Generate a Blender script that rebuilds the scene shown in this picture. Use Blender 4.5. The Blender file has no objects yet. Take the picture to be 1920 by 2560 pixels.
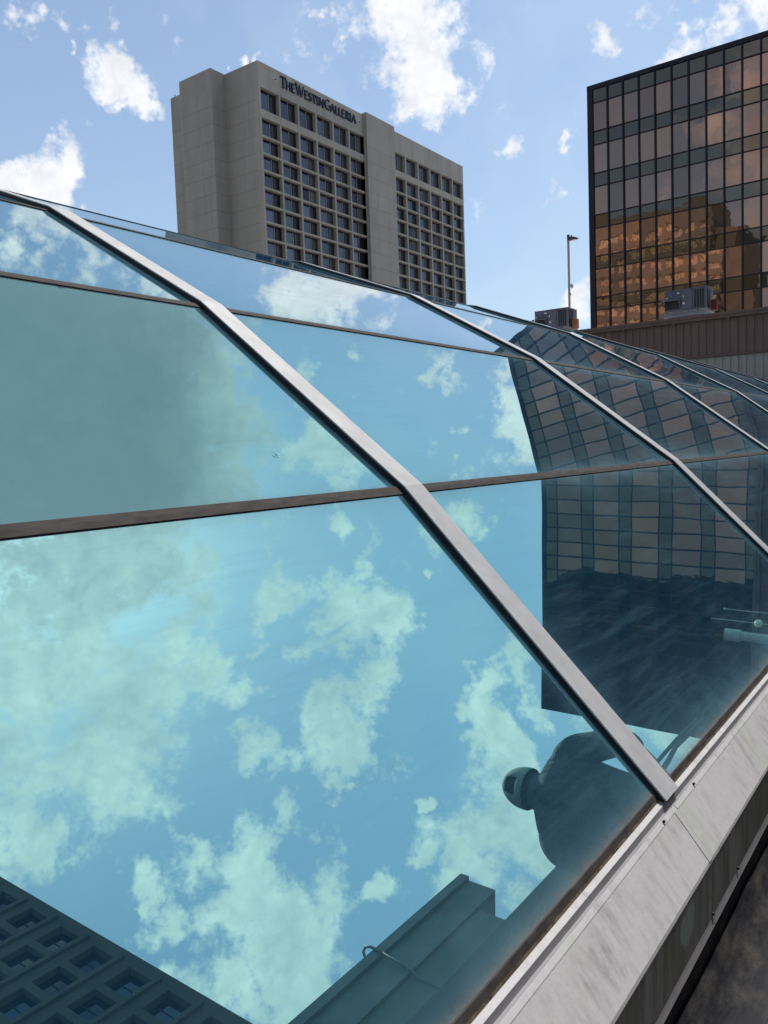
import bpy, math, random
from mathutils import Vector, Matrix
random.seed(7)
S = bpy.context.scene
H0 = 1.4                      # eye height above the roof deck; all coordinates below are written relative to the eye

# ---------------------------------------------------------------- camera
cam = bpy.data.cameras.new('camera'); co = bpy.data.objects.new('camera', cam); S.collection.objects.link(co)
cam.sensor_fit = 'VERTICAL'; cam.sensor_height = 24; cam.lens = 24*2001.2/2560
cam.clip_start = .05; cam.clip_end = 6000
R_ = Vector((.80638, .59032, -.03567)); U_ = Vector((-.01550, .08139, .99656)); F_ = Vector((-.59120, .80305, -.07478))
m = Matrix((R_, U_, -F_)).transposed().to_4x4(); m.translation = (0, 0, H0); co.matrix_world = m
S.camera = co
S.render.resolution_x = 768; S.render.resolution_y = 1024

# ---------------------------------------------------------------- light
SUN_EL, SUN_AZ = 64, 3
S.view_settings.view_transform = 'Standard'; S.view_settings.look = 'None'
S.view_settings.exposure = .35; S.view_settings.gamma = 1
sl = bpy.data.lights.new('sun', 'SUN'); sl.energy = 3.4; sl.angle = math.radians(5); sl.color = (1, .93, .84)
so = bpy.data.objects.new('sun', sl); S.collection.objects.link(so)
e, a = math.radians(SUN_EL), math.radians(SUN_AZ)
sd = Vector((math.sin(a)*math.cos(e), math.cos(a)*math.cos(e), math.sin(e)))
so.rotation_euler = sd.to_track_quat('Z', 'Y').to_euler(); so.location = (0, 0, 60)

BLOBS = [(-0.539,0.706,0.460,0.033,0.86),(-0.510,0.725,0.463,0.047,0.86),(-0.484,0.748,0.454,0.049,0.86),(-0.459,0.763,0.456,0.033,0.86),(-0.505,0.750,0.428,0.033,0.86),
 (-0.498,0.770,0.399,0.025,0.86),(-0.520,0.752,0.404,0.022,0.86),(-0.508,0.771,0.384,0.011,0.86),(-0.482,0.770,0.418,0.022,0.86),(-0.569,0.680,0.463,0.012,0.86),
 (-0.563,0.699,0.440,0.007,0.86),(-0.764,0.484,0.427,0.022,0.86),(-0.774,0.474,0.420,0.016,0.86),(-0.757,0.502,0.418,0.018,0.86),(-0.738,0.520,0.430,0.016,0.86),
 (-0.738,0.532,0.416,0.020,0.86),(-0.738,0.552,0.388,0.022,0.86),(-0.726,0.570,0.384,0.022,0.86),(-0.715,0.588,0.379,0.016,0.86),(-0.736,0.544,0.404,0.014,0.86),
 (-0.724,0.558,0.405,0.007,0.86),(-0.762,0.514,0.394,0.007,0.86),(-0.739,0.569,0.362,0.008,0.86),(-0.798,0.461,0.387,0.013,0.86),(-0.792,0.459,0.402,0.010,0.86),
 (-0.739,0.491,0.460,0.025,0.86),(-0.715,0.525,0.461,0.023,0.86),(-0.757,0.467,0.456,0.014,0.86),(-0.791,0.507,0.343,0.014,0.86),(-0.813,0.466,0.349,0.005,0.86),
 (-0.826,0.479,0.297,0.030,0.86),(-0.809,0.502,0.306,0.030,0.86),(-0.799,0.522,0.299,0.021,0.86),(-0.832,0.468,0.300,0.027,0.86),(-0.782,0.558,0.278,0.014,0.86),
 (-0.825,0.493,0.276,0.027,0.86),(-0.648,0.633,0.423,0.010,0.86),(-0.476,0.796,0.375,0.008,0.86),(-0.461,0.792,0.401,0.003,0.86),(-0.314,0.847,0.428,0.019,0.86),
 (-0.302,0.854,0.425,0.009,0.86),(-0.257,0.879,0.403,0.022,0.86),(-0.279,0.874,0.398,0.016,0.86),(-0.235,0.883,0.406,0.025,0.86),(-0.209,0.886,0.415,0.030,0.86),
 (-0.184,0.891,0.415,0.036,0.86),(-0.247,0.868,0.431,0.009,0.86),(-0.168,0.891,0.423,0.033,0.86),(-0.215,0.874,0.436,0.016,0.86),(-0.269,0.870,0.412,0.007,0.86),
 (-0.414,0.842,0.346,0.020,0.86),(-0.403,0.843,0.357,0.011,0.86),(-0.427,0.838,0.338,0.012,0.86),(-0.379,0.873,0.308,0.013,0.86),(-0.389,0.874,0.290,0.019,0.86),
 (-0.370,0.882,0.293,0.012,0.86),(-0.410,0.865,0.290,0.008,0.86),(-0.356,0.871,0.339,0.009,0.86),(-0.356,0.877,0.324,0.008,0.86),(-0.486,0.854,0.188,0.013,0.86),
 (-0.475,0.863,0.174,0.014,0.86),(-0.368,0.913,0.173,0.018,0.86),(-0.385,0.911,0.151,0.016,0.86),(-0.363,0.920,0.147,0.022,0.86),(0.129,0.477,0.870,0.087,1.15),
 (0.135,0.548,0.826,0.081,1.15),(0.150,0.614,0.775,0.064,1.00),(0.235,0.492,0.838,0.110,1.05),(0.302,0.533,0.790,0.098,1.00),(0.255,0.568,0.782,0.075,0.90),
 (0.339,0.455,0.823,0.087,1.00),(0.366,0.498,0.786,0.075,1.00),(0.346,0.553,0.758,0.032,1.00),(0.308,0.574,0.759,0.035,1.00),(0.271,0.623,0.733,0.046,0.70),
 (0.299,0.638,0.710,0.029,1.00),(0.421,0.443,0.792,0.040,1.00),(0.408,0.426,0.807,0.046,1.00),(0.414,0.501,0.760,0.029,0.80),(0.449,0.459,0.767,0.012,1.00),
 (0.139,0.615,0.776,0.035,0.90),(0.116,0.720,0.684,0.026,0.80),(0.190,0.715,0.673,0.032,1.00),(0.168,0.733,0.659,0.023,1.00),(0.186,0.764,0.618,0.035,1.00),
 (0.198,0.780,0.594,0.032,1.00),(0.220,0.783,0.582,0.023,1.00),(0.219,0.740,0.636,0.029,1.00),(0.206,0.700,0.684,0.020,1.00),(0.258,0.740,0.622,0.036,1.00),
 (0.280,0.749,0.600,0.026,1.00),(0.283,0.704,0.651,0.021,1.00),(0.311,0.720,0.621,0.032,1.00),(0.352,0.708,0.612,0.032,1.00),(0.386,0.691,0.612,0.024,1.00),
 (0.401,0.700,0.591,0.019,1.00),(0.248,0.673,0.697,0.017,0.80),(0.222,0.686,0.693,0.014,0.70),(0.317,0.665,0.676,0.013,1.00),(0.342,0.647,0.682,0.026,1.00),
 (0.325,0.639,0.697,0.017,1.00),(0.379,0.667,0.642,0.024,1.00),(0.409,0.672,0.618,0.029,1.00),(0.426,0.655,0.624,0.026,1.00),(0.498,0.544,0.675,0.029,1.00),
 (0.450,0.577,0.681,0.035,1.00),(0.458,0.605,0.651,0.036,1.00),(0.486,0.610,0.627,0.036,1.00),(0.503,0.580,0.641,0.046,1.00),(0.531,0.604,0.594,0.052,1.00),
 (0.556,0.613,0.561,0.040,1.00),(0.556,0.578,0.597,0.052,1.00),(0.560,0.547,0.622,0.032,1.00),(0.548,0.523,0.653,0.032,1.00),(0.530,0.512,0.676,0.021,1.00),
 (0.481,0.523,0.703,0.024,1.00),(0.491,0.508,0.708,0.016,1.00),(0.583,0.578,0.571,0.035,1.00),(0.534,0.637,0.555,0.020,1.00),(0.517,0.685,0.514,0.020,1.00),
 (0.487,0.689,0.536,0.010,1.00),(0.412,0.752,0.514,0.014,1.00),(0.285,0.825,0.488,0.015,1.00),(0.322,0.813,0.484,0.014,1.00),(0.362,0.805,0.470,0.017,1.00),
 (0.341,0.831,0.440,0.027,1.00),(0.300,0.838,0.456,0.020,1.00),(0.257,0.859,0.443,0.027,1.00),(0.283,0.860,0.424,0.027,1.00),(0.381,0.812,0.442,0.032,1.00),
 (0.410,0.798,0.441,0.036,1.00),(0.456,0.766,0.453,0.049,1.00),(0.481,0.767,0.424,0.049,1.00),(0.454,0.795,0.403,0.043,1.00),(0.479,0.742,0.469,0.026,1.00),
 (0.509,0.766,0.393,0.035,1.00),(0.519,0.735,0.435,0.029,1.00),(0.473,0.802,0.366,0.040,1.00),(0.318,0.866,0.385,0.023,1.00),(0.159,0.833,0.529,0.008,1.00),
 (0.141,0.788,0.599,0.026,0.75),(0.119,0.801,0.587,0.026,0.75),(0.095,0.786,0.611,0.023,0.70),(0.135,0.782,0.609,0.017,1.00),(0.090,0.857,0.507,0.022,0.80),
 (0.102,0.871,0.481,0.016,0.70),(0.147,0.889,0.434,0.015,1.00),(0.164,0.866,0.472,0.013,0.80),(0.252,0.863,0.438,0.023,1.00),(0.319,0.906,0.277,0.035,1.00),
 (0.340,0.895,0.289,0.035,1.00),(0.347,0.901,0.260,0.023,1.00),(0.333,0.889,0.314,0.035,1.00),(-0.338,0.525,0.781,0.127,0.75),(-0.227,0.536,0.813,0.139,0.90),
 (-0.262,0.642,0.720,0.098,0.80),(-0.173,0.495,0.852,0.087,0.80),(-0.182,0.598,0.780,0.087,0.80),(-0.171,0.722,0.670,0.052,0.75),(-0.172,0.682,0.711,0.064,0.70),
 (-0.166,0.757,0.632,0.035,1.00),(-0.140,0.782,0.607,0.032,1.00),(-0.192,0.761,0.620,0.017,0.80),(-0.226,0.738,0.636,0.015,0.70),(-0.331,0.671,0.663,0.017,1.00),
 (-0.344,0.657,0.671,0.013,1.00),(-0.293,0.705,0.646,0.052,0.55),(-0.365,0.645,0.671,0.046,0.50),(-0.298,0.738,0.605,0.014,1.00),(-0.287,0.757,0.587,0.020,1.00),
 (-0.271,0.774,0.572,0.020,1.00),(-0.255,0.763,0.594,0.013,1.00),(-0.252,0.772,0.584,0.009,1.00),(-0.227,0.846,0.482,0.017,1.00),(-0.202,0.855,0.478,0.015,1.00),
 (-0.186,0.845,0.501,0.010,1.00),(-0.165,0.856,0.489,0.010,1.00),(-0.208,0.874,0.440,0.015,1.00),(-0.177,0.885,0.432,0.020,1.00),(-0.143,0.888,0.437,0.025,1.00),
 (-0.102,0.893,0.438,0.029,1.00),(-0.099,0.877,0.470,0.027,1.00),(-0.137,0.840,0.525,0.013,1.00),(-0.139,0.834,0.534,0.009,1.00),(-0.102,0.860,0.499,0.017,1.00),
 (-0.641,0.495,0.587,0.032,1.00),(-0.631,0.519,0.577,0.029,1.00),(-0.617,0.544,0.569,0.029,1.00),(-0.600,0.565,0.566,0.023,1.00),(-0.660,0.481,0.577,0.035,0.90),
 (-0.614,0.493,0.616,0.035,0.80),(-0.596,0.534,0.600,0.035,0.80),(-0.578,0.587,0.567,0.029,0.80),(-0.562,0.612,0.557,0.023,0.80),(-0.551,0.628,0.549,0.017,0.80),
 (-0.639,0.472,0.607,0.035,0.90)]

W = bpy.data.worlds.new('World'); S.world = W; W.use_nodes = True
nt = W.node_tree; nt.nodes.clear(); N = nt.nodes.new; LK = nt.links.new
def wm(op, *a, clamp=False):
    n = N('ShaderNodeMath'); n.operation = op; n.use_clamp = clamp
    for i, v in enumerate(a):
        if hasattr(v, 'links'): LK(v, n.inputs[i])
        else: n.inputs[i].default_value = v
    return n.outputs[0]
tc = N('ShaderNodeTexCoord'); dirv = tc.outputs['Generated']
sky = N('ShaderNodeTexSky'); sky.sky_type = 'NISHITA'; sky.sun_disc = False
sky.sun_elevation = e; sky.sun_rotation = a; sky.altitude = 100; sky.air_density = 1.0; sky.dust_density = 1.6; sky.ozone_density = 2.5
n1 = N('ShaderNodeTexNoise'); n1.inputs['Scale'].default_value = 7; n1.inputs['Detail'].default_value = 5; n1.inputs['Roughness'].default_value = .62
LK(dirv, n1.inputs['Vector'])
sb = N('ShaderNodeVectorMath'); sb.operation = 'SUBTRACT'; LK(n1.outputs['Color'], sb.inputs[0]); sb.inputs[1].default_value = (.5, .5, .5)
mu = N('ShaderNodeVectorMath'); mu.operation = 'MULTIPLY_ADD'; LK(sb.outputs[0], mu.inputs[0]); mu.inputs[1].default_value = (.20, .20, .20); LK(dirv, mu.inputs[2])
warp = mu.outputs[0]
n2 = N('ShaderNodeTexNoise'); n2.inputs['Scale'].default_value = 13; n2.inputs['Detail'].default_value = 7; n2.inputs['Roughness'].default_value = .68
LK(dirv, n2.inputs['Vector'])
# billows: cauliflower puffs, lit from the sun's side
mw = N('ShaderNodeVectorMath'); mw.operation = 'MULTIPLY_ADD'; LK(sb.outputs[0], mw.inputs[0]); mw.inputs[1].default_value = (.07, .07, .07); LK(dirv, mw.inputs[2])
off = N('ShaderNodeVectorMath'); off.operation = 'ADD'; LK(mw.outputs[0], off.inputs[0]); off.inputs[1].default_value = (.002, .009, .012)
def billow(vec, detail):
    v = N('ShaderNodeTexVoronoi'); v.feature = 'F1'; v.normalize = True; LK(vec, v.inputs['Vector'])
    v.inputs['Scale'].default_value = 15; v.inputs['Detail'].default_value = detail; v.inputs['Roughness'].default_value = .62; v.inputs['Lacunarity'].default_value = 2.3
    return v.outputs['Distance']
bl1, bl2 = billow(mw.outputs[0], 3), billow(off.outputs[0], 2)
puff = wm('MULTIPLY', wm('SUBTRACT', .27, bl1), 1.5)
relief = wm('MULTIPLY', wm('SUBTRACT', bl1, bl2), 1.6)
n3 = N('ShaderNodeTexNoise'); n3.inputs['Scale'].default_value = 7.5; n3.inputs['Detail'].default_value = 6; n3.inputs['Roughness'].default_value = .5
LK(warp, n3.inputs['Vector'])
# a heavy grey cloud bank high over the left
sx = N('ShaderNodeVectorMath'); sx.operation = 'DISTANCE'; LK(warp, sx.inputs[0]); sx.inputs[1].default_value = (-.28, .50, .82)
gb = N('ShaderNodeMapRange'); gb.interpolation_type = 'SMOOTHSTEP'; LK(sx.outputs['Value'], gb.inputs['Value'])
gb.inputs['From Min'].default_value = .38; gb.inputs['From Max'].default_value = .14
xlim = N('ShaderNodeMapRange'); xs0 = N('ShaderNodeSeparateXYZ'); LK(warp, xs0.inputs[0]); LK(xs0.outputs[0], xlim.inputs['Value']); xlim.interpolation_type = 'SMOOTHSTEP'
xlim.inputs['From Min'].default_value = .08; xlim.inputs['From Max'].default_value = -.08
bank = wm('MULTIPLY', gb.outputs['Result'], xlim.outputs['Result'])
# an added, unseen dull bank low in the south, darkens the facade's reflections
sy = N('ShaderNodeVectorMath'); sy.operation = 'DISTANCE'; LK(warp, sy.inputs[0]); sy.inputs[1].default_value = (.19, -.95, .25)
g2 = N('ShaderNodeMapRange'); g2.interpolation_type = 'SMOOTHSTEP'; LK(sy.outputs['Value'], g2.inputs['Value'])
g2.inputs['From Min'].default_value = .50; g2.inputs['From Max'].default_value = .28
bank = wm('MAXIMUM', bank, g2.outputs['Result'])
ragged = wm('MULTIPLY', wm('SUBTRACT', n2.outputs['Fac'], .5), 2.4)
gain = N('ShaderNodeMix'); gain.data_type = 'RGBA'; LK(sky.outputs[0], gain.inputs[6]); gain.inputs[7].default_value = (.80, .93, 1.0, 1); gain.inputs[0].default_value = 1; gain.blend_type = 'MULTIPLY'
sp0 = N('ShaderNodeSeparateXYZ'); LK(dirv, sp0.inputs[0])
vz = N('ShaderNodeMapRange'); LK(sp0.outputs[2], vz.inputs['Value']); vz.inputs['From Min'].default_value = .0; vz.inputs['From Max'].default_value = .75; vz.inputs['To Min'].default_value = .42; vz.inputs['To Max'].default_value = .06
n5 = N('ShaderNodeTexNoise'); n5.inputs['Scale'].default_value = 2.6; n5.inputs['Detail'].default_value = 3; n5.inputs['Roughness'].default_value = .6; LK(warp, n5.inputs['Vector'])
wisp = N('ShaderNodeMapRange'); LK(n5.outputs['Fac'], wisp.inputs['Value']); wisp.inputs['From Min'].default_value = .45; wisp.inputs['From Max'].default_value = .75; wisp.inputs['To Max'].default_value = .30
veil = N('ShaderNodeMix'); veil.data_type = 'RGBA'; LK(wm('ADD', vz.outputs[0], wisp.outputs[0]), veil.inputs['Factor']); LK(gain.outputs[2], veil.inputs[6]); veil.inputs[7].default_value = (5.1, 6.1, 7.0, 1)
b1 = N('ShaderNodeBackground'); LK(veil.outputs[2], b1.inputs[0]); b1.inputs[1].default_value = .110
def sky_with(blobs):
    acc = None
    for (x, y, z, r, am) in blobs:
        d = N('ShaderNodeVectorMath'); d.operation = 'DISTANCE'; LK(warp, d.inputs[0]); d.inputs[1].default_value = (x, y, z)
        v = wm('MULTIPLY_ADD', d.outputs['Value'], -am/(1.75*r), am)
        acc = v if acc is None else wm('MAXIMUM', acc, v)
    acc = wm('MAXIMUM', acc, wm('MULTIPLY', bank, 1.25))
    den = wm('ADD', wm('ADD', acc, ragged), puff)
    mr = N('ShaderNodeMapRange'); mr.interpolation_type = 'SMOOTHSTEP'; LK(den, mr.inputs['Value'])
    mr.inputs['From Min'].default_value = .20; mr.inputs['From Max'].default_value = .74
    thick = N('ShaderNodeMapRange'); LK(wm('ADD', wm('ADD', wm('MULTIPLY', acc, .30), wm('MULTIPLY', n3.outputs['Fac'], .7)), wm('SUBTRACT', wm('MULTIPLY', bl1, .55), relief)), thick.inputs['Value'])
    thick.inputs['From Min'].default_value = .42; thick.inputs['From Max'].default_value = 1.15
    cr = N('ShaderNodeMix'); cr.data_type = 'RGBA'; LK(thick.outputs['Result'], cr.inputs['Factor'])
    cr.inputs[6].default_value = (.98, .98, 1.0, 1); cr.inputs[7].default_value = (.56, .61, .69, 1)
    cg = N('ShaderNodeMix'); cg.data_type = 'RGBA'; LK(wm('MULTIPLY', bank, .86), cg.inputs['Factor']); LK(cr.outputs[2], cg.inputs[6]); cg.inputs[7].default_value = (.23, .265, .31, 1)
    b2 = N('ShaderNodeBackground'); LK(cg.outputs[2], b2.inputs[0]); b2.inputs[1].default_value = .88
    mx = N('ShaderNodeMixShader'); LK(mr.outputs['Result'], mx.inputs[0]); LK(b1.outputs[0], mx.inputs[1]); LK(b2.outputs[0], mx.inputs[2])
    return mx.outputs[0]
# the same sky split in three sectors, so that each ray only looks up the clouds near it
sep = N('ShaderNodeSeparateXYZ'); LK(dirv, sep.inputs[0])
near = lambda f: [b for b in BLOBS if f(b)]
lowS = sky_with(near(lambda b: b[2]-2*b[3]-.05 < .40))
hiL = sky_with(near(lambda b: b[2]+2*b[3]+.05 > .40 and b[0]-2*b[3]-.05 < .28))
hiR = sky_with(near(lambda b: b[2]+2*b[3]+.05 > .40 and b[0]+2*b[3]+.05 > .28))
m1 = N('ShaderNodeMixShader'); LK(wm('GREATER_THAN', sep.outputs[0], .28), m1.inputs[0]); LK(hiL, m1.inputs[1]); LK(hiR, m1.inputs[2])
m2 = N('ShaderNodeMixShader'); LK(wm('GREATER_THAN', sep.outputs[2], .40), m2.inputs[0]); LK(lowS, m2.inputs[1]); LK(m1.outputs[0], m2.inputs[2])
wo = N('ShaderNodeOutputWorld'); LK(m2.outputs[0], wo.inputs[0])
W.cycles.sampling_method = 'MANUAL'; W.cycles.sample_map_resolution = 512

# ---------------------------------------------------------------- materials
class Mt:
    def __init__(s, name):
        s.m = bpy.data.materials.new(name); s.m.use_nodes = True; s.t = s.m.node_tree; s.t.nodes.clear()
        s.out = s.t.nodes.new('ShaderNodeOutputMaterial')
    def n(s, typ, **kw):
        x = s.t.nodes.new(typ)
        for k, v in kw.items():
            if k.startswith('_'): setattr(x, k[1:], v)
            else: s.set(x, k.replace('_', ' '), v)
        return x
    def set(s, x, k, v):
        i = x.inputs[k]
        if hasattr(v, 'links'): s.t.links.new(v, i)
        else: i.default_value = v
    def L(s, a, b): s.t.links.new(a, b)
    def math(s, op, *a, clamp=False):
        n = s.t.nodes.new('ShaderNodeMath'); n.operation = op; n.use_clamp = clamp
        for i, v in enumerate(a):
            if hasattr(v, 'links'): s.t.links.new(v, n.inputs[i])
            else: n.inputs[i].default_value = v
        return n.outputs[0]
    def pos(s, sc=(1, 1, 1)):
        g = s.n('ShaderNodeNewGeometry'); mp = s.n('ShaderNodeMapping'); s.L(g.outputs['Position'], mp.inputs[0]); mp.inputs['Scale'].default_value = sc
        return mp.outputs[0]
    def noise(s, vec, scale, detail=5, rough=.55):
        x = s.n('ShaderNodeTexNoise', Scale=scale, Detail=detail, Roughness=rough); s.L(vec, x.inputs['Vector']); return x
    def mixc(s, f, c1, c2):
        x = s.n('ShaderNodeMix', _data_type='RGBA')
        for i, v in ((0, f), (6, c1), (7, c2)):
            if hasattr(v, 'links'): s.L(v, x.inputs[i])
            else: x.inputs[i].default_value = v if i == 0 else (*v, 1) if len(v) == 3 else v
        return x.outputs[2]
    def rng(s, v, a, b, c=0, d=1):
        x = s.n('ShaderNodeMapRange'); s.L(v, x.inputs[0])
        for k, q in (('From Min', a), ('From Max', b), ('To Min', c), ('To Max', d)): x.inputs[k].default_value = q
        return x.outputs[0]
    def bump(s, h, dist, strength=1):
        x = s.n('ShaderNodeBump', Distance=dist, Strength=strength); s.L(h, x.inputs['Height']); return x.outputs[0]
def pbr(name, c1, c2=None, rough=.8, metal=0, scale=3, sc=(1, 1, 1), lo=.35, hi=.65, bump=0, detail=6, spec=.3):
    M = Mt(name); p = M.n('ShaderNodeBsdfPrincipled'); M.L(p.outputs[0], M.out.inputs[0])
    p.inputs['Roughness'].default_value = rough; p.inputs['Metallic'].default_value = metal; p.inputs['Specular IOR Level'].default_value = spec
    if c2 is None: c2 = tuple(x*.8 for x in c1)
    nz = M.noise(M.pos(sc), scale, detail)
    M.L(M.mixc(M.rng(nz.outputs[0], lo, hi), c1, c2), p.inputs['Base Color'])
    if bump: M.L(M.bump(nz.outputs[0], bump), p.inputs['Normal'])
    return M.m

def concrete(name, lines=False, c=(.30, .285, .265)):
    M = Mt(name); p = M.n('ShaderNodeBsdfPrincipled', Roughness=.9); p.inputs['Specular IOR Level'].default_value = .15; M.L(p.outputs[0], M.out.inputs[0])
    st = M.noise(M.pos((.55, .55, .05)), 1.0, 8, .65); bl = M.noise(M.pos(), .12, 5); gr = M.noise(M.pos(), 5, 4)
    col = M.mixc(M.rng(st.outputs[0], .44, .66), c, tuple(x*.74 for x in c))
    col = M.mixc(M.rng(bl.outputs[0], .4, .65, 0, .7), col, tuple(x*.82 for x in c))
    col = M.mixc(M.rng(gr.outputs[0], .3, .7, 0, .25), col, tuple(x*1.25 for x in c))
    if lines:
        g = M.n('ShaderNodeNewGeometry'); sp = M.n('ShaderNodeSeparateXYZ'); M.L(g.outputs['Position'], sp.inputs[0])
        zz = M.math('FRACT', M.math('DIVIDE', M.math('SUBTRACT', sp.outputs['Z'], 56.4+H0-.06-2.86*30), 2.86))
        xx = M.math('FRACT', M.math('DIVIDE', M.math('ADD', M.math('SUBTRACT', sp.outputs['X'], sp.outputs['Y']), 1000.3), 4.05))
        below = M.math('LESS_THAN', sp.outputs['Z'], 60.5+H0)
        ln = M.math('MULTIPLY', below, M.math('MAXIMUM', M.math('LESS_THAN', zz, .035), M.math('MULTIPLY', M.math('LESS_THAN', xx, .013), .5)))
        col = M.mixc(M.math('MULTIPLY', ln, .38), col, (.07, .065, .06))
        wv = M.n('ShaderNodeTexWhiteNoise', _noise_dimensions='2D')
        cb = M.n('ShaderNodeCombineXYZ'); M.L(M.math('FLOOR', M.math('DIVIDE', M.math('SUBTRACT', sp.outputs['Z'], 56.4+H0-.06-2.86*30), 2.86)), cb.inputs[0]); M.L(M.math('FLOOR', M.math('DIVIDE', M.math('ADD', M.math('SUBTRACT', sp.outputs['X'], sp.outputs['Y']), 1000.3), 4.05)), cb.inputs[1]); M.L(cb.outputs[0], wv.inputs['Vector'])
        col = M.mixc(M.math('MULTIPLY', wv.outputs[0], .18), col, tuple(x*.6 for x in c))
    M.L(col, p.inputs['Base Color']); return M.m

def sky_glass():
    """coated blue-green mirror glass with a film of dust that is thicker along the gaskets"""
    M = Mt('coated_glass')
    uv = M.n('ShaderNodeUVMap', _uv_map='UVMap'); sp = M.n('ShaderNodeSeparateXYZ'); M.L(uv.outputs[0], sp.inputs[0])
    u, v = sp.outputs[0], sp.outputs[1]
    mn = lambda a, b: M.math('MINIMUM', a, b)
    edge = mn(mn(u, M.math('SUBTRACT', PW, u)), mn(v, M.math('SUBTRACT', 1.075, v)))
    P = M.pos()
    nz = M.noise(P, 7, 6, .6); big = M.noise(P, 1.1, 3)
    ns = M.noise(M.pos((9, 2.2, 9)), 3, 6, .7)
    rim = M.math('EXPONENT', M.math('DIVIDE', edge, M.rng(big.outputs[0], .35, .65, -.030, -.070)))
    rim = M.math('MULTIPLY', rim, M.rng(nz.outputs[0], .3, .7, .55, 1.0))
    film = M.math('ADD', M.rng(big.outputs[0], .35, .7, .0, .025), M.rng(ns.outputs[0], .45, .8, 0, .025))
    # squeegee streaks running down the slope, at a slant
    sm = M.n('ShaderNodeMapping'); M.L(uv.outputs[0], sm.inputs[0]); sm.inputs['Rotation'].default_value = (0, 0, math.radians(33)); sm.inputs['Scale'].default_value = (1, 14, 1)
    sk = M.noise(sm.outputs[0], 1.6, 7, .7)
    film = M.math('ADD', film, M.math('MULTIPLY', M.math('EXPONENT', M.math('DIVIDE', edge, -.22)), M.rng(nz.outputs[0], .3, .7, .05, .11)))
    film = M.math('ADD', film, M.math('MULTIPLY', M.rng(sk.outputs[0], .48, .8, 0, .22), M.rng(big.outputs[0], .4, .6)))
    fr = M.n('ShaderNodeFresnel', IOR=1.45)
    tint = M.mixc(M.rng(fr.outputs[0], .12, .50), (.45, .79, .73), (.86, .92, .93))
    wv = M.noise(P, .9, 1, .4)
    bump = M.bump(wv.outputs[0], .0010)
    gl = M.n('ShaderNodeBsdfGlossy', Roughness=.0); M.L(tint, gl.inputs['Color']); M.L(bump, gl.inputs['Normal'])
    under = M.n('ShaderNodeBsdfDiffuse'); under.inputs['Color'].default_value = (.012, .09, .19, 1)
    dust = M.n('ShaderNodeBsdfDiffuse'); dust.inputs['Color'].default_value = (.12, .25, .32, 1)
    a = M.n('ShaderNodeMixShader'); a.inputs[0].default_value = .14; M.L(gl.outputs[0], a.inputs[1]); M.L(under.outputs[0], a.inputs[2])
    b = M.n('ShaderNodeMixShader'); M.L(M.math('ADD', M.math('MULTIPLY', rim, .50), film, clamp=True), b.inputs[0]); M.L(a.outputs[0], b.inputs[1]); M.L(dust.outputs[0], b.inputs[2])
    gr = M.n('ShaderNodeBsdfDiffuse'); gr.inputs['Color'].default_value = (.20, .17, .145, 1)
    g_ = M.n('ShaderNodeMixShader'); M.L(M.math('MULTIPLY', M.math('EXPONENT', M.math('DIVIDE', edge, -.011)), M.rng(M.noise(P, 45, 5, .7).outputs[0], .35, .65, .35, 1.0)), g_.inputs[0]); M.L(b.outputs[0], g_.inputs[1]); M.L(gr.outputs[0], g_.inputs[2]); b = g_
    # sparse bird droppings and specks
    vo = M.n('ShaderNodeTexVoronoi', Scale=2.3); M.L(P, vo.inputs['Vector'])
    n4 = M.noise(P, 90, 3, .6)
    spk = M.math('MULTIPLY', M.math('LESS_THAN', vo.outputs['Distance'], .06), M.math('GREATER_THAN', n4.outputs[0], .585))
    ds = M.n('ShaderNodeBsdfDiffuse'); ds.inputs['Color'].default_value = (.02, .03, .035, 1)
    c = M.n('ShaderNodeMixShader'); M.L(M.math('MULTIPLY', spk, .7), c.inputs[0]); M.L(b.outputs[0], c.inputs[1]); M.L(ds.outputs[0], c.inputs[2])
    M.L(c.outputs[0], M.out.inputs[0]); return M.m

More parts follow.
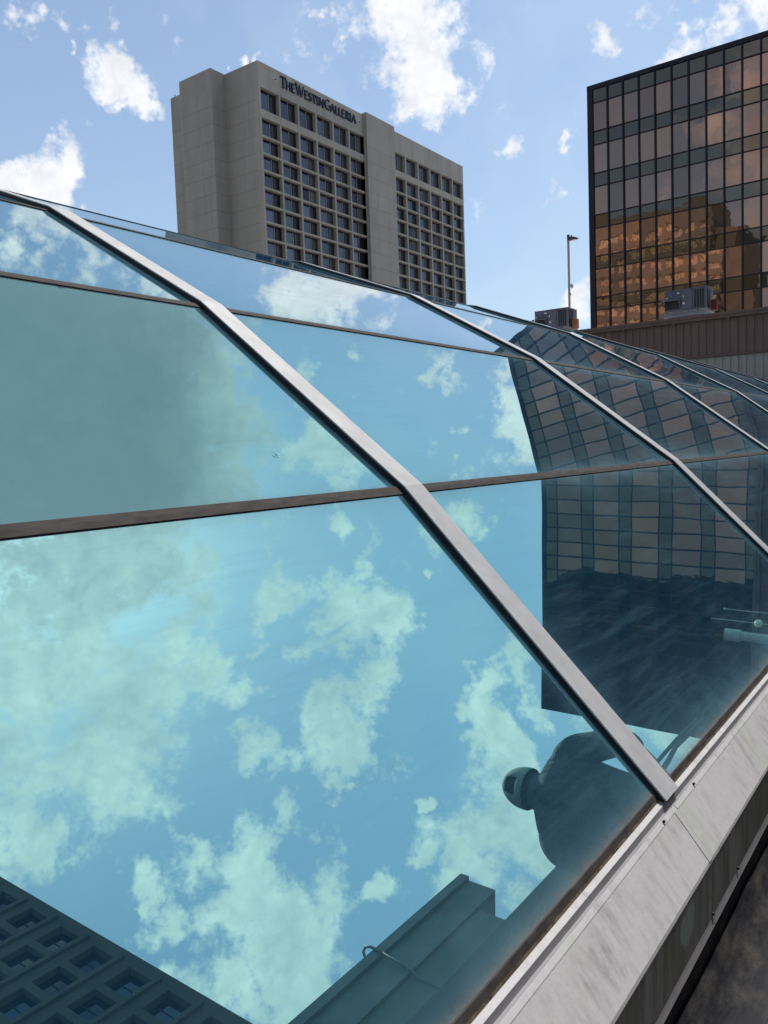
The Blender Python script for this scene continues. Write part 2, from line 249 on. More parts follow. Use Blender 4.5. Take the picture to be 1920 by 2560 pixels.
def facade_glass(name, cols, dark, refl=.8, perobj=False, cx=1.364, cz=3.575, ox=27.32, oz=30.95, wave=.0026, wscale=1.0):
    M = Mt(name); g = M.n('ShaderNodeNewGeometry'); sp = M.n('ShaderNodeSeparateXYZ'); M.L(g.outputs['Position'], sp.inputs[0])
    ix = M.math('FLOOR', M.math('DIVIDE', M.math('ADD', M.math('ADD', sp.outputs[0], sp.outputs[1]), ox-70), cx)); iz = M.math('FLOOR', M.math('DIVIDE', M.math('SUBTRACT', sp.outputs[2], oz+H0), cz))
    cb = M.n('ShaderNodeCombineXYZ'); M.L(ix, cb.inputs[0]); M.L(iz, cb.inputs[1])
    wn = M.n('ShaderNodeTexWhiteNoise', _noise_dimensions='3D'); M.L(cb.outputs[0], wn.inputs['Vector'])
    rp = M.n('ShaderNodeValToRGB'); rp.color_ramp.interpolation = 'LINEAR'
    el = rp.color_ramp.elements
    while len(el) < len(cols): el.new(.5)
    for i, c in enumerate(cols): el[i].position = i/(len(cols)-1); el[i].color = (*c, 1)
    M.L(M.n('ShaderNodeObjectInfo').outputs['Random'] if perobj else wn.outputs[0], rp.inputs[0])
    # each pane bows in its own way
    add = M.n('ShaderNodeVectorMath', _operation='MULTIPLY_ADD'); M.L(wn.outputs['Color'], add.inputs[0]); add.inputs[1].default_value = (37, 37, 37); M.L(g.outputs['Position'], add.inputs[2])
    nz = M.noise(add.outputs[0], wscale, 2, .45)
    gl = M.n('ShaderNodeBsdfGlossy', Roughness=.015); M.L(rp.outputs[0], gl.inputs['Color']); M.L(M.bump(nz.outputs[0], wave), gl.inputs['Normal'])
    df = M.n('ShaderNodeBsdfDiffuse'); df.inputs['Color'].default_value = (*dark, 1)
    mx = M.n('ShaderNodeMixShader'); mx.inputs[0].default_value = refl; M.L(df.outputs[0], mx.inputs[1]); M.L(gl.outputs[0], mx.inputs[2])
    M.L(mx.outputs[0], M.out.inputs[0]); return M.m

def kerb_metal():
    M = Mt('painted_flashing'); p = M.n('ShaderNodeBsdfPrincipled', Roughness=.62); p.inputs['Specular IOR Level'].default_value = .3; M.L(p.outputs[0], M.out.inputs[0])
    s = M.noise(M.pos((5, 15, 5)), 2.2, 9, .68); f = M.noise(M.pos(), 70, 6, .75); b = M.noise(M.pos((3, 2.4, 3)), 1.9, 6, .65)
    c = M.mixc(M.math('MULTIPLY', M.rng(s.outputs[0], .44, .70), M.rng(b.outputs[0], .44, .62)), (.50, .495, .51), (.25, .245, .255))
    c = M.mixc(M.rng(f.outputs[0], .42, .72, 0, .35), c, (.36, .36, .36))
    d = M.noise(M.pos((9, 34, 9)), 2.0, 6, .7); c = M.mixc(M.rng(d.outputs[0], .56, .68, 0, .45), c, (.33, .34, .33))
    g2 = M.noise(M.pos((1.2, 3, 1.2)), 2.6, 5); c = M.mixc(M.rng(g2.outputs[0], .5, .7, 0, .6), c, (.43, .47, .43))
    M.L(c, p.inputs['Base Color']); M.L(M.bump(f.outputs[0], .0006), p.inputs['Normal']); return M.m
def kerb_side():
    M = Mt('mossy_flashing'); p = M.n('ShaderNodeBsdfPrincipled', Roughness=.8); M.L(p.outputs[0], M.out.inputs[0]); p.inputs['Specular IOR Level'].default_value = .2
    s = M.noise(M.pos((30, 30, 3)), 1.0, 8, .7); b = M.noise(M.pos((2, 3, 2)), 1.6, 5)
    c = M.mixc(M.rng(s.outputs[0], .38, .62), (.46, .45, .43), (.16, .165, .14))
    c = M.mixc(M.rng(b.outputs[0], .40, .62, 0, .75), c, (.24, .24, .18))
    g = M.n('ShaderNodeNewGeometry'); sp = M.n('ShaderNodeSeparateXYZ'); M.L(g.outputs['Position'], sp.inputs[0]); wn = M.noise(M.pos(), 26, 8, .7)
    ey = M.math('DIVIDE', M.math('SUBTRACT', sp.outputs[1], 1.81), .055); ez = M.math('DIVIDE', M.math('SUBTRACT', sp.outputs[2], (-1.105+1.4)), .045)
    rr = M.math('ADD', M.math('ADD', M.math('MULTIPLY', ey, ey), M.math('MULTIPLY', ez, ez)), M.math('MULTIPLY', M.math('SUBTRACT', wn.outputs[0], .5), 3.5))
    c = M.mixc(M.math('LESS_THAN', rr, 1.0), c, (.42, .45, .44))
    fl = M.noise(M.pos((60, 60, 8)), 1.0, 5, .7); c = M.mixc(M.rng(fl.outputs[0], .60, .72, 0, .7), c, (.34, .33, .30))
    M.L(c, p.inputs['Base Color']); return M.m

PW = 2.63
def curtain():
    M = Mt('curtained_glass'); p = M.n('ShaderNodeBsdfPrincipled', Roughness=.25); M.L(p.outputs[0], M.out.inputs[0]); p.inputs['Specular IOR Level'].default_value = .35
    r = M.n('ShaderNodeObjectInfo').outputs['Random']; z = M.noise(M.pos((6, 6, .1)), 1.5, 3)
    M.L(M.mixc(M.math('MULTIPLY', M.math('POWER', r, 3.0), M.rng(z.outputs[0], .3, .7, .5, 1)), (.022, .018, .020), (.20, .18, .16)), p.inputs['Base Color']); return M.m
M_ = dict(
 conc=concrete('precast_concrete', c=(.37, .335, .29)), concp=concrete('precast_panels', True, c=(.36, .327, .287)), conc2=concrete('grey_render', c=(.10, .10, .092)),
 glass=sky_glass(), rib=pbr('weathered_aluminium', (.45, .46, .48), (.35, .355, .37), .55, .1, 9, (1, 1.5, 1), bump=.0004, detail=10, lo=.3, hi=.7),
 ribside=pbr('dark_gasket_side', (.035, .033, .038), (.02, .02, .022), .7), gasket=pbr('brown_gasket', (.062, .054, .052), (.032, .028, .028), .85, 0, 60, (1, .3, 1), bump=.0015),
 rust=pbr('stained_sealant', (.20, .15, .10), (.06, .045, .035), .9, 0, 50),
 kerb=kerb_metal(), kside=kerb_side(), chan=pbr('channel_grey', (.27, .265, .28), (.20, .20, .21), .6, .2, 12, (2, .6, 2)),
 tar=pbr('black_mastic', (.012, .013, .018), (.06, .057, .05), .75, 0, 16, (1, .6, 1), bump=.012, lo=.45, hi=.72, detail=10),
 deck=pbr('brown_roof_membrane', (.085, .065, .060), (.038, .031, .031), .95, 0, 14, bump=.008, detail=12, lo=.35, hi=.68),
 ground=pbr('pale_bounce_ground', (.30, .29, .27), (.24, .235, .22), .9, 0, .05), brz=pbr('dark_bronze_frame', (.012, .014, .024), (.02, .02, .028), .45, .3, 2),  # unseen ground, its colour made pale to bounce light onto the tower
 vis=facade_glass('copper_vision_glass', [(.49, .29, .20), (.31, .205, .155), (.48, .29, .235), (.24, .175, .15), (.40, .26, .195), (.29, .205, .17)], (.03, .022, .02), .80),
 spn=facade_glass('slate_spandrel_glass', [(.15, .125, .10), (.17, .135, .10), (.13, .115, .10)], (.02, .022, .022), .9, wave=.0032),
 twin=facade_glass('grey_window_glass', [(.24, .24, .28), (.14, .14, .155), (.19, .19, .22), (.07, .07, .085)], (.012, .012, .015), .62, True, 4.68, 2.81, 200, 200, .006, .4),
 curt=curtain(), alu=pbr('pale_window_mullion', (.40, .39, .40), None, .5),
 navy=pbr('navy_frame', (.006, .008, .02), (.012, .013, .022), .5), letter=pbr('navy_letters', (.012, .014, .045), (.02, .02, .05), .4),
 brown=pbr('brown_siding', (.21, .125, .11), (.165, .10, .09), .6, .1, 3, (2, 2, .15)), grey=pbr('grey_siding', (.42, .39, .36), (.34, .32, .30), .7, 0, 3, (2, 2, .15)),
 fascia=pbr('brown_fascia', (.20, .115, .095), (.15, .09, .075), .6, 0, 2), white=pbr('white_roof', (.7, .72, .75), (.6, .6, .62), .7),
 ac=pbr('ac_cabinet_grey', (.125, .13, .165), (.10, .105, .13), .5, .1, 4), acd=pbr('ac_dark_louvre', (.02, .021, .028), (.03, .03, .036), .6), aclight=pbr('galvanised_curb', (.22, .235, .25), (.16, .17, .185), .5, .3, 5),
 stick=pbr('white_sticker', (.7, .7, .7), (.5, .5, .5), .6, 0, 30), blue=pbr('blue_badge', (.01, .03, .35), None, .4), rustbox=pbr('rusty_box', (.32, .14, .06), (.16, .06, .03), .8, 0, 6), redbox=pbr('dark_red_box', (.10, .015, .015), (.06, .01, .01), .7),
 pole=pbr('pole_taupe', (.30, .26, .25), (.24, .21, .20), .6, 0, 3), lampd=pbr('lamp_bronze', (.05, .045, .05), None, .5), lens=pbr('lamp_lens', (.6, .6, .55), None, .3), camg=pbr('grey_dome', (.35, .38, .38), (.2, .22, .22), .4),
 tan=pbr('tan_facade', (.36, .31, .25), (.30, .255, .20), .9, 0, .4), orange=pbr('sunlit_blinds', (.92, .74, .52), (.78, .52, .32), .8, 0, .35, (1, 1, 1)), darkwin=pbr('dark_window', (.02, .02, .025), (.05, .05, .05), .3),  # blinds: warm sunlight is put into the base colour
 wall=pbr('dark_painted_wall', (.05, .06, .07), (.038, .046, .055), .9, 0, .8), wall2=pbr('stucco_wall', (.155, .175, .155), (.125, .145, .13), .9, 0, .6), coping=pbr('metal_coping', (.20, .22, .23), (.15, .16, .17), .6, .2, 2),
 pvc=pbr('white_pipe', (.50, .52, .52), (.38, .40, .40), .5, 0, 8), globe=pbr('cream_globe', (.75, .76, .66), None, .5), black=pbr('black_cable', (.02, .02, .025), None, .6), screw=pbr('screw_black', (.015, .013, .02), None, .5),
 skin=pbr('skin', (.42, .25, .17), (.38, .22, .15), .6), hair=pbr('dark_hair', (.015, .012, .01), None, .7, 0, 60), denim=pbr('dark_trousers', (.04, .045, .06), None, .9, 0, 40), shoe=pbr('shoes', (.03, .03, .03), None, .7), cap=pbr('pale_cap', (.27, .28, .29), (.22, .235, .25), .9, 0, 40),
)
def polo():
    M = Mt('striped_polo'); p = M.n('ShaderNodeBsdfPrincipled', Roughness=.9); M.L(p.outputs[0], M.out.inputs[0])
    g = M.n('ShaderNodeNewGeometry'); sp = M.n('ShaderNodeSeparateXYZ'); M.L(g.outputs['Position'], sp.inputs[0])
    w = M.noise(M.pos(), 3, 2); z = M.math('ADD', sp.outputs[2], M.math('MULTIPLY', w.outputs[0], .05))
    st = M.math('GREATER_THAN', M.math('FRACT', M.math('MULTIPLY', z, 110)), .5)
    M.L(M.mixc(st, (.065, .075, .095), (.032, .04, .055)), p.inputs['Base Color']); fo_ = M.noise(M.pos((9, 9, 3.5)), 1.3, 3, .5); M.L(M.bump(fo_.outputs[0], .06), p.inputs['Normal']); return M.m
M_['polo'] = polo()

# ---------------------------------------------------------------- mesh helpers
def wloc(o):
    v = Vector((0, 0, 0))
    while o is not None: v = v + o.location; o = o.parent
    return v
class MB:
    def __init__(s): s.v = []; s.f = []; s.mi = []; s.uv = {}
    def quad(s, a, b, c, d, mi=0, uv=None):
        n = len(s.v); s.v += [a, b, c, d]; s.f.append((n, n+1, n+2, n+3)); s.mi.append(mi)
        if uv: s.uv[len(s.f)-1] = uv
        return s
    def box(s, x0, x1, y0, y1, z0, z1, mi=0):
        n = len(s.v)
        s.v += [(x, y, z) for z in (z0, z1) for (x, y) in ((x0, y0), (x1, y0), (x1, y1), (x0, y1))]
        for f in ((3, 2, 1, 0), (4, 5, 6, 7), (0, 1, 5, 4), (1, 2, 6, 5), (2, 3, 7, 6), (3, 0, 4, 7)):
            s.f.append(tuple(n+i for i in f)); s.mi.append(mi)
        return s
    def prism(s, pts, y0, y1, mi=0):
        """cross-section pts in x,z (closed, counter-clockwise seen from -y) swept along y"""
        n = len(s.v); k = len(pts)
        s.v += [(x, y0, z) for x, z in pts] + [(x, y1, z) for x, z in pts]
        for i in range(k):
            j = (i+1) % k; s.f.append((n+i, n+j, n+k+j, n+k+i)); s.mi.append(mi)
        s.f.append(tuple(n+i for i in range(k))[::-1]); s.f.append(tuple(n+k+i for i in range(k))); s.mi += [mi, mi]
        return s
    def tube(s, pts, r, k=10, mi=0):
        pts = [Vector(p) for p in pts]; n0 = len(s.v); rs = r if isinstance(r, (list, tuple)) else [r]*len(pts)
        for i, p in enumerate(pts):
            d = (pts[min(i+1, len(pts)-1)]-pts[max(i-1, 0)]).normalized()
            if i == 0: u = d.cross(Vector((0, 0, 1)) if abs(d.z) < .9 else Vector((1, 0, 0))).normalized()
            else: u = (u-d*u.dot(d)).normalized()
            w = d.cross(u)
            for j in range(k):
                t = 2*math.pi*j/k; s.v.append(tuple(p+rs[i]*(math.cos(t)*u+math.sin(t)*w)))
        for i in range(len(pts)-1):
            for j in range(k):
                a = n0+i*k+j; b = n0+i*k+(j+1) % k; s.f.append((a, a+k, b+k, b)); s.mi.append(mi)
        s.f.append(tuple(n0+j for j in range(k))); s.f.append(tuple(n0+(len(pts)-1)*k+j for j in range(k))[::-1]); s.mi += [mi, mi]
        return s
    def loft(s, rings, mi=0, cap=True):
        n0 = len(s.v); k = len(rings[0])
        for r in rings: s.v += [tuple(p) for p in r]
        for i in range(len(rings)-1):
            for j in range(k):
                a = n0+i*k+j; b = n0+i*k+(j+1) % k; s.f.append((a, b, b+k, a+k)); s.mi.append(mi)
        if cap: s.f.append(tuple(n0+j for j in range(k))[::-1]); s.f.append(tuple(n0+(len(rings)-1)*k+j for j in range(k))); s.mi += [mi, mi]
        return s
    def build(s, name, mats, parent=None, origin=None, smooth=False, bevel=0):
        me = bpy.data.meshes.new(name)
        if parent is not None: off = wloc(parent)-Vector((0, 0, H0))
        else: off = Vector(origin or (0, 0, 0))
        me.from_pydata([tuple(Vector(v)-off) for v in s.v], [], s.f)
        for mt in (mats if isinstance(mats, (list, tuple)) else [mats]): me.materials.append(M_[mt])
        for p, i in zip(me.polygons, s.mi): p.material_index = i; p.use_smooth = smooth
        if s.uv:
            ul = me.uv_layers.new(name='UVMap')
            for fi, uv in s.uv.items():
                for li, q in zip(me.polygons[fi].loop_indices, uv): ul.data[li].uv = q
        me.update(); o = bpy.data.objects.new(name, me); S.collection.objects.link(o)
        if parent is not None: o.parent = parent
        else: o.location = off+Vector((0, 0, H0))
        if bevel:
            b = o.modifiers.new('bevel', 'BEVEL'); b.width = bevel; b.segments = 2; b.limit_method = 'ANGLE'
        return o
def tag(o, label=None, cat=None, group=None, kind=None):
    for k, v in (('label', label), ('category', cat), ('group', group), ('kind', kind)):
        if v: o[k] = v
    return o
def thing(name, loc, label, cat, group=None):
    o = bpy.data.objects.new(name, None); S.collection.objects.link(o); o.empty_display_size = .2
    o.location = Vector(loc)+Vector((0, 0, H0)); return tag(o, label, cat, group)
def copy_tree(o, parent=None):
    c = o.copy(); S.collection.objects.link(c); c.parent = parent
    for ch in list(o.children): copy_tree(ch, c)
    return c

# ---------------------------------------------------------------- setting
GZ = -20
tag(MB().quad((-3000, -3000, GZ), (3000, -3000, GZ), (3000, 3000, GZ), (-3000, 3000, GZ)).build('ground', 'ground'), kind='structure')
tag(MB().box(-30, 25, -14, 29.7, GZ+.02, -1.4).build('roof_deck', 'deck'), kind='structure')

# ---------------------------------------------------------------- the barrel-vaulted skylight
P0 = (-.612, -.910); CH = 1.1
ANG = [45.9, 37.95, 29.8, 21.2, 12.7, 4.2, -4.2, -12.7, -21.2, -29.8, -37.95, -45.9]
PT = [P0]
for g in ANG: PT.append((PT[-1][0]-CH*math.cos(math.radians(g)), PT[-1][1]+CH*math.sin(math.radians(g))))
PT[1], PT[2], PT[3] = (-1.393, -.104), (-2.262, .570), (-3.184, 1.095)
dx = -3.184-(P0[0]-CH*sum(math.cos(math.radians(g)) for g in ANG[:3])); dz = 1.095-(P0[1]+CH*sum(math.sin(math.radians(g)) for g in ANG[:3]))
for i in range(4, len(PT)): PT[i] = (PT[i][0]+dx, PT[i][1]+dz)
def nrm(i):
    (x0, z0), (x1, z1) = PT[i], PT[i+1]; l = math.hypot(x1-x0, z1-z0); return ((z1-z0)/l, -(x1-x0)/l)
def vn(i):   # vertex normal (mitred)
    a = nrm(max(i-1, 0)); b = nrm(min(i, len(ANG)-1)); sx_, sz_ = a[0]+b[0], a[1]+b[1]; l = math.hypot(sx_, sz_); c = (a[0]*sx_+a[1]*sz_)/l
    return (sx_/l/c, sz_/l/c)
def offp(i, h): n = vn(i); return (PT[i][0]-n[0]*h, PT[i][1]-n[1]*h)
GH = .021; RW = .098; BAY = 2.735; Y0 = 2.0
NB = range(-2, 10)           # bay indices; rib i stands at Y0 + BAY*i
sk = thing('barrel_skylight', (-6, 2, -1.4), 'long barrel-vaulted skylight of blue mirror glass between pale metal ribs, beside the roof walkway', 'skylight')
nf = len(ANG)
for b in NB:
    ya, yb = Y0+BAY*b+RW*.5, Y0+BAY*(b+1)+RW*.5
    for f in range(nf):
        (x0, z0), (x1, z1) = offp(f, GH), offp(f+1, GH)
        if f == 0:   # the lowest pane ends a little above the sill gutter
            x0, z0 = -.644, -.900
        if f == nf-1: x1, z1 = PT[-1][0]+.03, -.900
        L = math.hypot(x1-x0, z1-z0); Wd = yb-ya
        # a real sheet 12 mm thick, very slightly dished
        mb = MB(); nx, nz_ = nrm(f); k = 6
        sag = random.uniform(-.0012, .0016)
        g = lambda i, j: (x0+(x1-x0)*j/k-nx*sag*16*(i/k)*(1-i/k)*(j/k)*(1-j/k), ya+Wd*i/k, z0+(z1-z0)*j/k-nz_*sag*16*(i/k)*(1-i/k)*(j/k)*(1-j/k))
        n0 = 0
        mb.v = [g(i, j) for i in range(k+1) for j in range(k+1)]
        for i in range(k):
            for j in range(k):
                q = [(i, j), (i+1, j), (i+1, j+1), (i, j+1)]
                mb.f.append(tuple(a*(k+1)+c for a, c in q)); mb.mi.append(0)
                mb.uv[len(mb.f)-1] = [(PW*a/k, 1.075*c/k) for a, c in q]
        nt_ = len(mb.f); dn = lambda p: (p[0]-nx*.012, p[1], p[2]-nz_*.012)
        c4 = [g(0, 0), g(k, 0), g(k, k), g(0, k)]
        for i in range(4):
            mb.quad(c4[(i+1) % 4], c4[i], dn(c4[i]), dn(c4[(i+1) % 4]), uv=[(1, .5)]*4)
        mb.quad(*[dn(p) for p in c4[::-1]], uv=[(1, .5)]*4)
        o = mb.build('glass_pane', 'glass', sk)
        for p_ in o.data.polygons[:nt_]: p_.use_smooth = True
    # horizontal gasket bars at each fold
    for f in range(1, nf):
        n = vn(f); (x, z) = offp(f, GH)
        w = .017; (ax, az), (bx_, bz) = PT[f-1], PT[f+1]
        t1 = Vector((ax-PT[f][0], az-PT[f][1])).normalized(); t2 = Vector((bx_-PT[f][0], bz-PT[f][1])).normalized()
        n1_, n2_ = nrm(f-1), nrm(f); h = .004
        pts = [(x+t1.x*w-n1_[0]*.01, z+t1.y*w-n1_[1]*.01), (x+t1.x*w+n1_[0]*h, z+t1.y*w+n1_[1]*h), (x+n[0]*h, z+n[1]*h), (x+t2.x*w+n2_[0]*h, z+t2.y*w+n2_[1]*h), (x+t2.x*w-n2_[0]*.01, z+t2.y*w-n2_[1]*.01), (x-n[0]*.01, z-n[1]*.01)]
        MB().prism(pts, ya+RW*.46, yb-RW*.46).build('gasket_bar', 'gasket', sk)
for i in range(NB.start, NB.stop+1):
    y = Y0+BAY*i
    top = [PT[j] for j in range(nf+1)]; T = .0045
    low = [(PT[j][0]-vn(j)[0]*T, PT[j][1]-vn(j)[1]*T) for j in range(nf+1)]
    mb = MB()
    n = len(mb.v)
    for j in range(nf+1):
        mb.v += [(top[j][0], y, top[j][1]), (top[j][0], y+RW, top[j][1]), (low[j][0], y+RW, low[j][1]), (low[j][0], y, low[j][1])]
    for j in range(nf):
        a = 4*j
        for q in ((a, a+1, a+5, a+4), (a+1, a+2, a+6, a+5), (a+2, a+3, a+7, a+6), (a+3, a, a+4, a+7)): mb.f.append(q); mb.mi.append(0)
    mb.f += [(0, 3, 2, 1), (4*nf, 4*nf+1, 4*nf+2, 4*nf+3)]; mb.mi += [0, 0]
    rb = mb.build('rib', 'rib', sk)
    # darker pressure bar under the cap
    mb = MB(); hh = GH+.008
    for j in range(nf+1):
        v = vn(j)
        for (yy, d) in ((y+.006, T), (y+RW-.006, T), (y+RW-.006, hh), (y+.006, hh)): mb.v.append((PT[j][0]-v[0]*d+(.004 if j == 0 else 0)*-1, yy, PT[j][1]-v[1]*d))
    for j in range(nf):
        a = 4*j
        for q in ((a+1, a+2, a+6, a+5), (a+2, a+3, a+7, a+6), (a+3, a, a+4, a+7)): mb.f.append(q); mb.mi.append(0)
    mb.f += [(0, 3, 2, 1), (4*nf, 4*nf+1, 4*nf+2, 4*nf+3)]; mb.mi += [0, 0]
    mb.build('pressure_bar', 'ribside', rb)
# end walls of the vault, glazed dark
ye0, ye1 = Y0+BAY*NB.start, Y0+BAY*NB.stop+RW
for yy in (ye0+.02, ye1-.05):
    mb = MB(); n = nf+1; pts = [(offp(j, .03)[0], offp(j, .03)[1]) for j in range(n)]; pts = [(PT[0][0]-.04, -1.3)]+pts+[(PT[-1][0]+.04, -1.3)]
    mb.prism(pts[::-1], yy, yy+.03).build('end_wall', 'navy', sk)

# ---------------------------------------------------------------- kerb under the skylight
kb = thing('skylight_kerb', (-.55, 2, -1.4), 'low metal-capped kerb with stained white flashing running along the foot of the skylight', 'roof kerb')
ya, yb = ye0, ye1+.1
MB().prism([(-.66, -1.4), (-.512, -1.4), (-.512, -1.225), (-.60, -.97), (-.66, -.97)], ya, yb).build('kerb_core', 'tar', kb)
MB().prism([(-.700, -.918), (-.642, -.918), (-.6355, -.9105), (-.642, -.898), (-.70, -.90)], ya, yb).build('sill_gasket', 'gasket', kb)
MB().prism([(-.642, -.9205), (-.634, -.9205), (-.6328, -.9165), (-.6350, -.9110), (-.642, -.915)], ya, yb).build('sealant_bead', 'rust', kb)
# gutter extrusion: pale upper lip, grey trough, pale lower lip
joints = [Y0-BAY+.03+BAY*i for i in range(-1, 12)]
CU = [(-.633, -.9165), (-.6215, -.925)]
for a0 in range(len(joints)-1):
    y0_, y1_ = joints[a0]+.0015, joints[a0+1]-.0015
    if y0_ > yb: break
    # points chosen on the sight ratios of the real section
    sec = [(-.6335, -.9170), (-.6200, -.9227), (-.6160, -.9380), (-.6060, -.9374), (-.6040, -.9305), (-.5945, -.9390), (-.5935, -.9440), (-.64, -.955)]
    MB().prism(sec[::-1], y0_, y1_).build('gutter_extrusion', 'kerb', kb, bevel=.001)
    MB().quad((-.6198, y0_+.001, -.9226), (-.6158, y0_+.001, -.9378), (-.6158, y1_-.001, -.9378), (-.6198, y1_-.001, -.9226)).quad((-.6158, y0_+.001, -.9378), (-.6062, y0_+.001, -.9372), (-.6062, y1_-.001, -.9372), (-.6158, y1_-.001, -.9378)).build('gutter_trough', 'chan', kb)
    # sloping cap with a down-turned face
    cp = [(-.5935, -.9400), (-.5110, -1.0440), (-.5085, -1.052), (-.5105, -1.052), (-.5130, -1.046), (-.5955, -.9425)]
    c = MB().prism(cp[::-1], y0_, y1_).build('kerb_cap', 'kerb', kb)
    fc = MB().prism([(-.5105, -1.196), (-.5092, -1.0525), (-.5150, -1.0525), (-.5150, -1.196)], y0_, y1_).build('kerb_face', 'kside', kb)
    MB().prism([(-.506, -1.224), (-.5035, -1.218), (-.5115, -1.197), (-.52, -1.197), (-.52, -1.224)], y0_, y1_).build('drip_edge', 'chan', kb)
    MB().prism([(-.5952, -.9408), (-.5930, -.9436), (-.5922, -.9430), (-.5944, -.9400)], y0_, y1_).build('seam_grime', 'screw', kb)
    # joint cover strip beside each joint
    MB().prism([(-.5925, -.9386), (-.5100, -1.0426), (-.5090, -1.0450), (-.5125, -1.044), (-.594, -.9400)][::-1], y0_-.028, y0_-.004).build('joint_strip', 'kerb', kb)
    for yy in (y0_+.16, y1_-.10, (y0_+y1_)/2):
        MB().tube([(-.6000, yy, -.9345), (-.5960, yy, -.9300)], .0035, 8).build('screw', 'screw', kb)
        MB().tube([(-.511, yy+.1, -1.190), (-.505, yy+.1, -1.190)], .005, 8).build('screw', 'screw', kb)
mb = MB(); ny = 260; rr_ = random.Random(3); wv_ = [rr_.gauss(0, 1) for _ in range(ny+1)]
for i in range(ny+1):
    w_ = (wv_[i]+wv_[max(i-1, 0)]+wv_[min(i+1, ny)])/3; y = ya+(yb-ya)*i/ny
    mb.v += [(-.505, y, -1.28+.012*w_), (-.475, y, -1.35+.012*w_), (-.43+.02*w_, y, -1.382+.006*wv_[i]), (-.355+.03*w_, y, -1.3975)]
for i in range(ny):
    for j in range(3): mb.f.append((4*i+j, 4*i+j+1, 4*i+j+5, 4*i+j+4)); mb.mi.append(0)
mb.build('mastic_fillet', 'tar', kb, smooth=True)

# ---------------------------------------------------------------- concrete hotel tower
XF = -96.31
tw = thing('hotel_tower', (-105, 133, GZ), 'tall grey concrete hotel tower with deep gridded windows, rising behind the skylight', 'building')
mb = MB()
mb.box(-118.4, XF-.85, 100, 166.44, GZ, 65.35)                       # core
mb.box(-112.3, -104.3, 96.9, 99.99, GZ, 65.42)
mb.build('end_wall', 'concp', tw)
mb = MB()
mb.box(XF-.849, XF, 100.004, 128.5, 61.25, 65.345); mb.box(XF-.849, XF, 137.9, 166.437, 61.25, 65.345)
mb.box(XF-.849, XF, 100.004, 128.5, 56.42, 57.72); mb.box(XF-.849, XF, 137.9, 166.437, 56.42, 57.72)
op_l = [(100.45+4.745*i, 104.80+4.745*i) for i in range(6)]; op_r = [(138.35+4.69*i, 142.60+4.69*i) for i in range(6)]
for ops, a0, a1 in ((op_l, 100.003, 128.5), (op_r, 137.9, 166.437)):
    edges = [a0]+[v for o_ in ops for v in o_]+[a1]
    for i in range(0, len(edges), 2):
        for (za, zb) in ((GZ, 56.419), (57.721, 61.249)): mb.box(XF-.849, XF-.002, edges[i], edges[i+1], za, zb)
ZL = [53.38-2.81*k for k in range(0, 26)]
for z in ZL:
    if z < GZ+3: break
    for ops in (op_l, op_r):
        for (p, q) in ops: mb.box(XF-.846, XF-.004, p+.001, q-.001, z-.17, z+.17)
mb.build('window_grid_wall', 'conc', tw)
mb = MB().box(XF-.84, XF+.83, 128.5, 137.9, GZ, 65.62).build('service_core', 'concp', tw)
rows = [(57.72, 61.25)]+[((ZL[k]+.17), (ZL[k-1]-.17) if k else 56.42) for k in range(0, 22)]
def plain_win(W_, H_):
    f = MB(); f.box(-.01, .03, 0, W_, 0, .04).box(-.01, .03, 0, W_, H_-.04, H_).box(-.01, .03, 0, .04, .04, H_-.04).box(-.01, .03, W_-.04, W_, .04, H_-.04).box(-.01, .035, W_/2-.02, W_/2+.02, .04, H_-.04)
    return f, MB().box(-.04, .0, .04, W_-.04, .04, H_-.04)
def win_mesh(W_, H_):
    """window with its frame; local coords: y along the facade, x out, z up"""
    f = MB(); t = .07
    f.box(-.02, .06, 0, W_, 0, t).box(-.02, .06, 0, W_, H_-.16, H_).box(-.02, .06, 0, t, t, H_-.16).box(-.02, .06, W_-t, W_, t, H_-.16)  # the deeper dark top bar stands in for shadow under the window head
    f.box(-.02, .055, .45, .53, t, H_-.16)
    f.box(-.02, .08, W_*.58, W_*.58+.09, t, H_-.16, 1).box(-.02, .06, W_*.66, W_*.66+.06, t, H_-.16)
    p = MB(); p.box(-.05, .0, t, W_*.62, t, H_-.16, 0).box(-.05, .001, W_*.62, W_-t, t, H_-.16, 1)
    return f, p
def finish(mb, name, mats, parent):
    me = bpy.data.meshes.new(name); me.from_pydata(mb.v, [], mb.f)
    for mt in mats: me.materials.append(M_[mt])
    for p_, i in zip(me.polygons, mb.mi): p_.material_index = i
    o = bpy.data.objects.new(name, me); S.collection.objects.link(o); o.parent = parent; return o
protos = {}
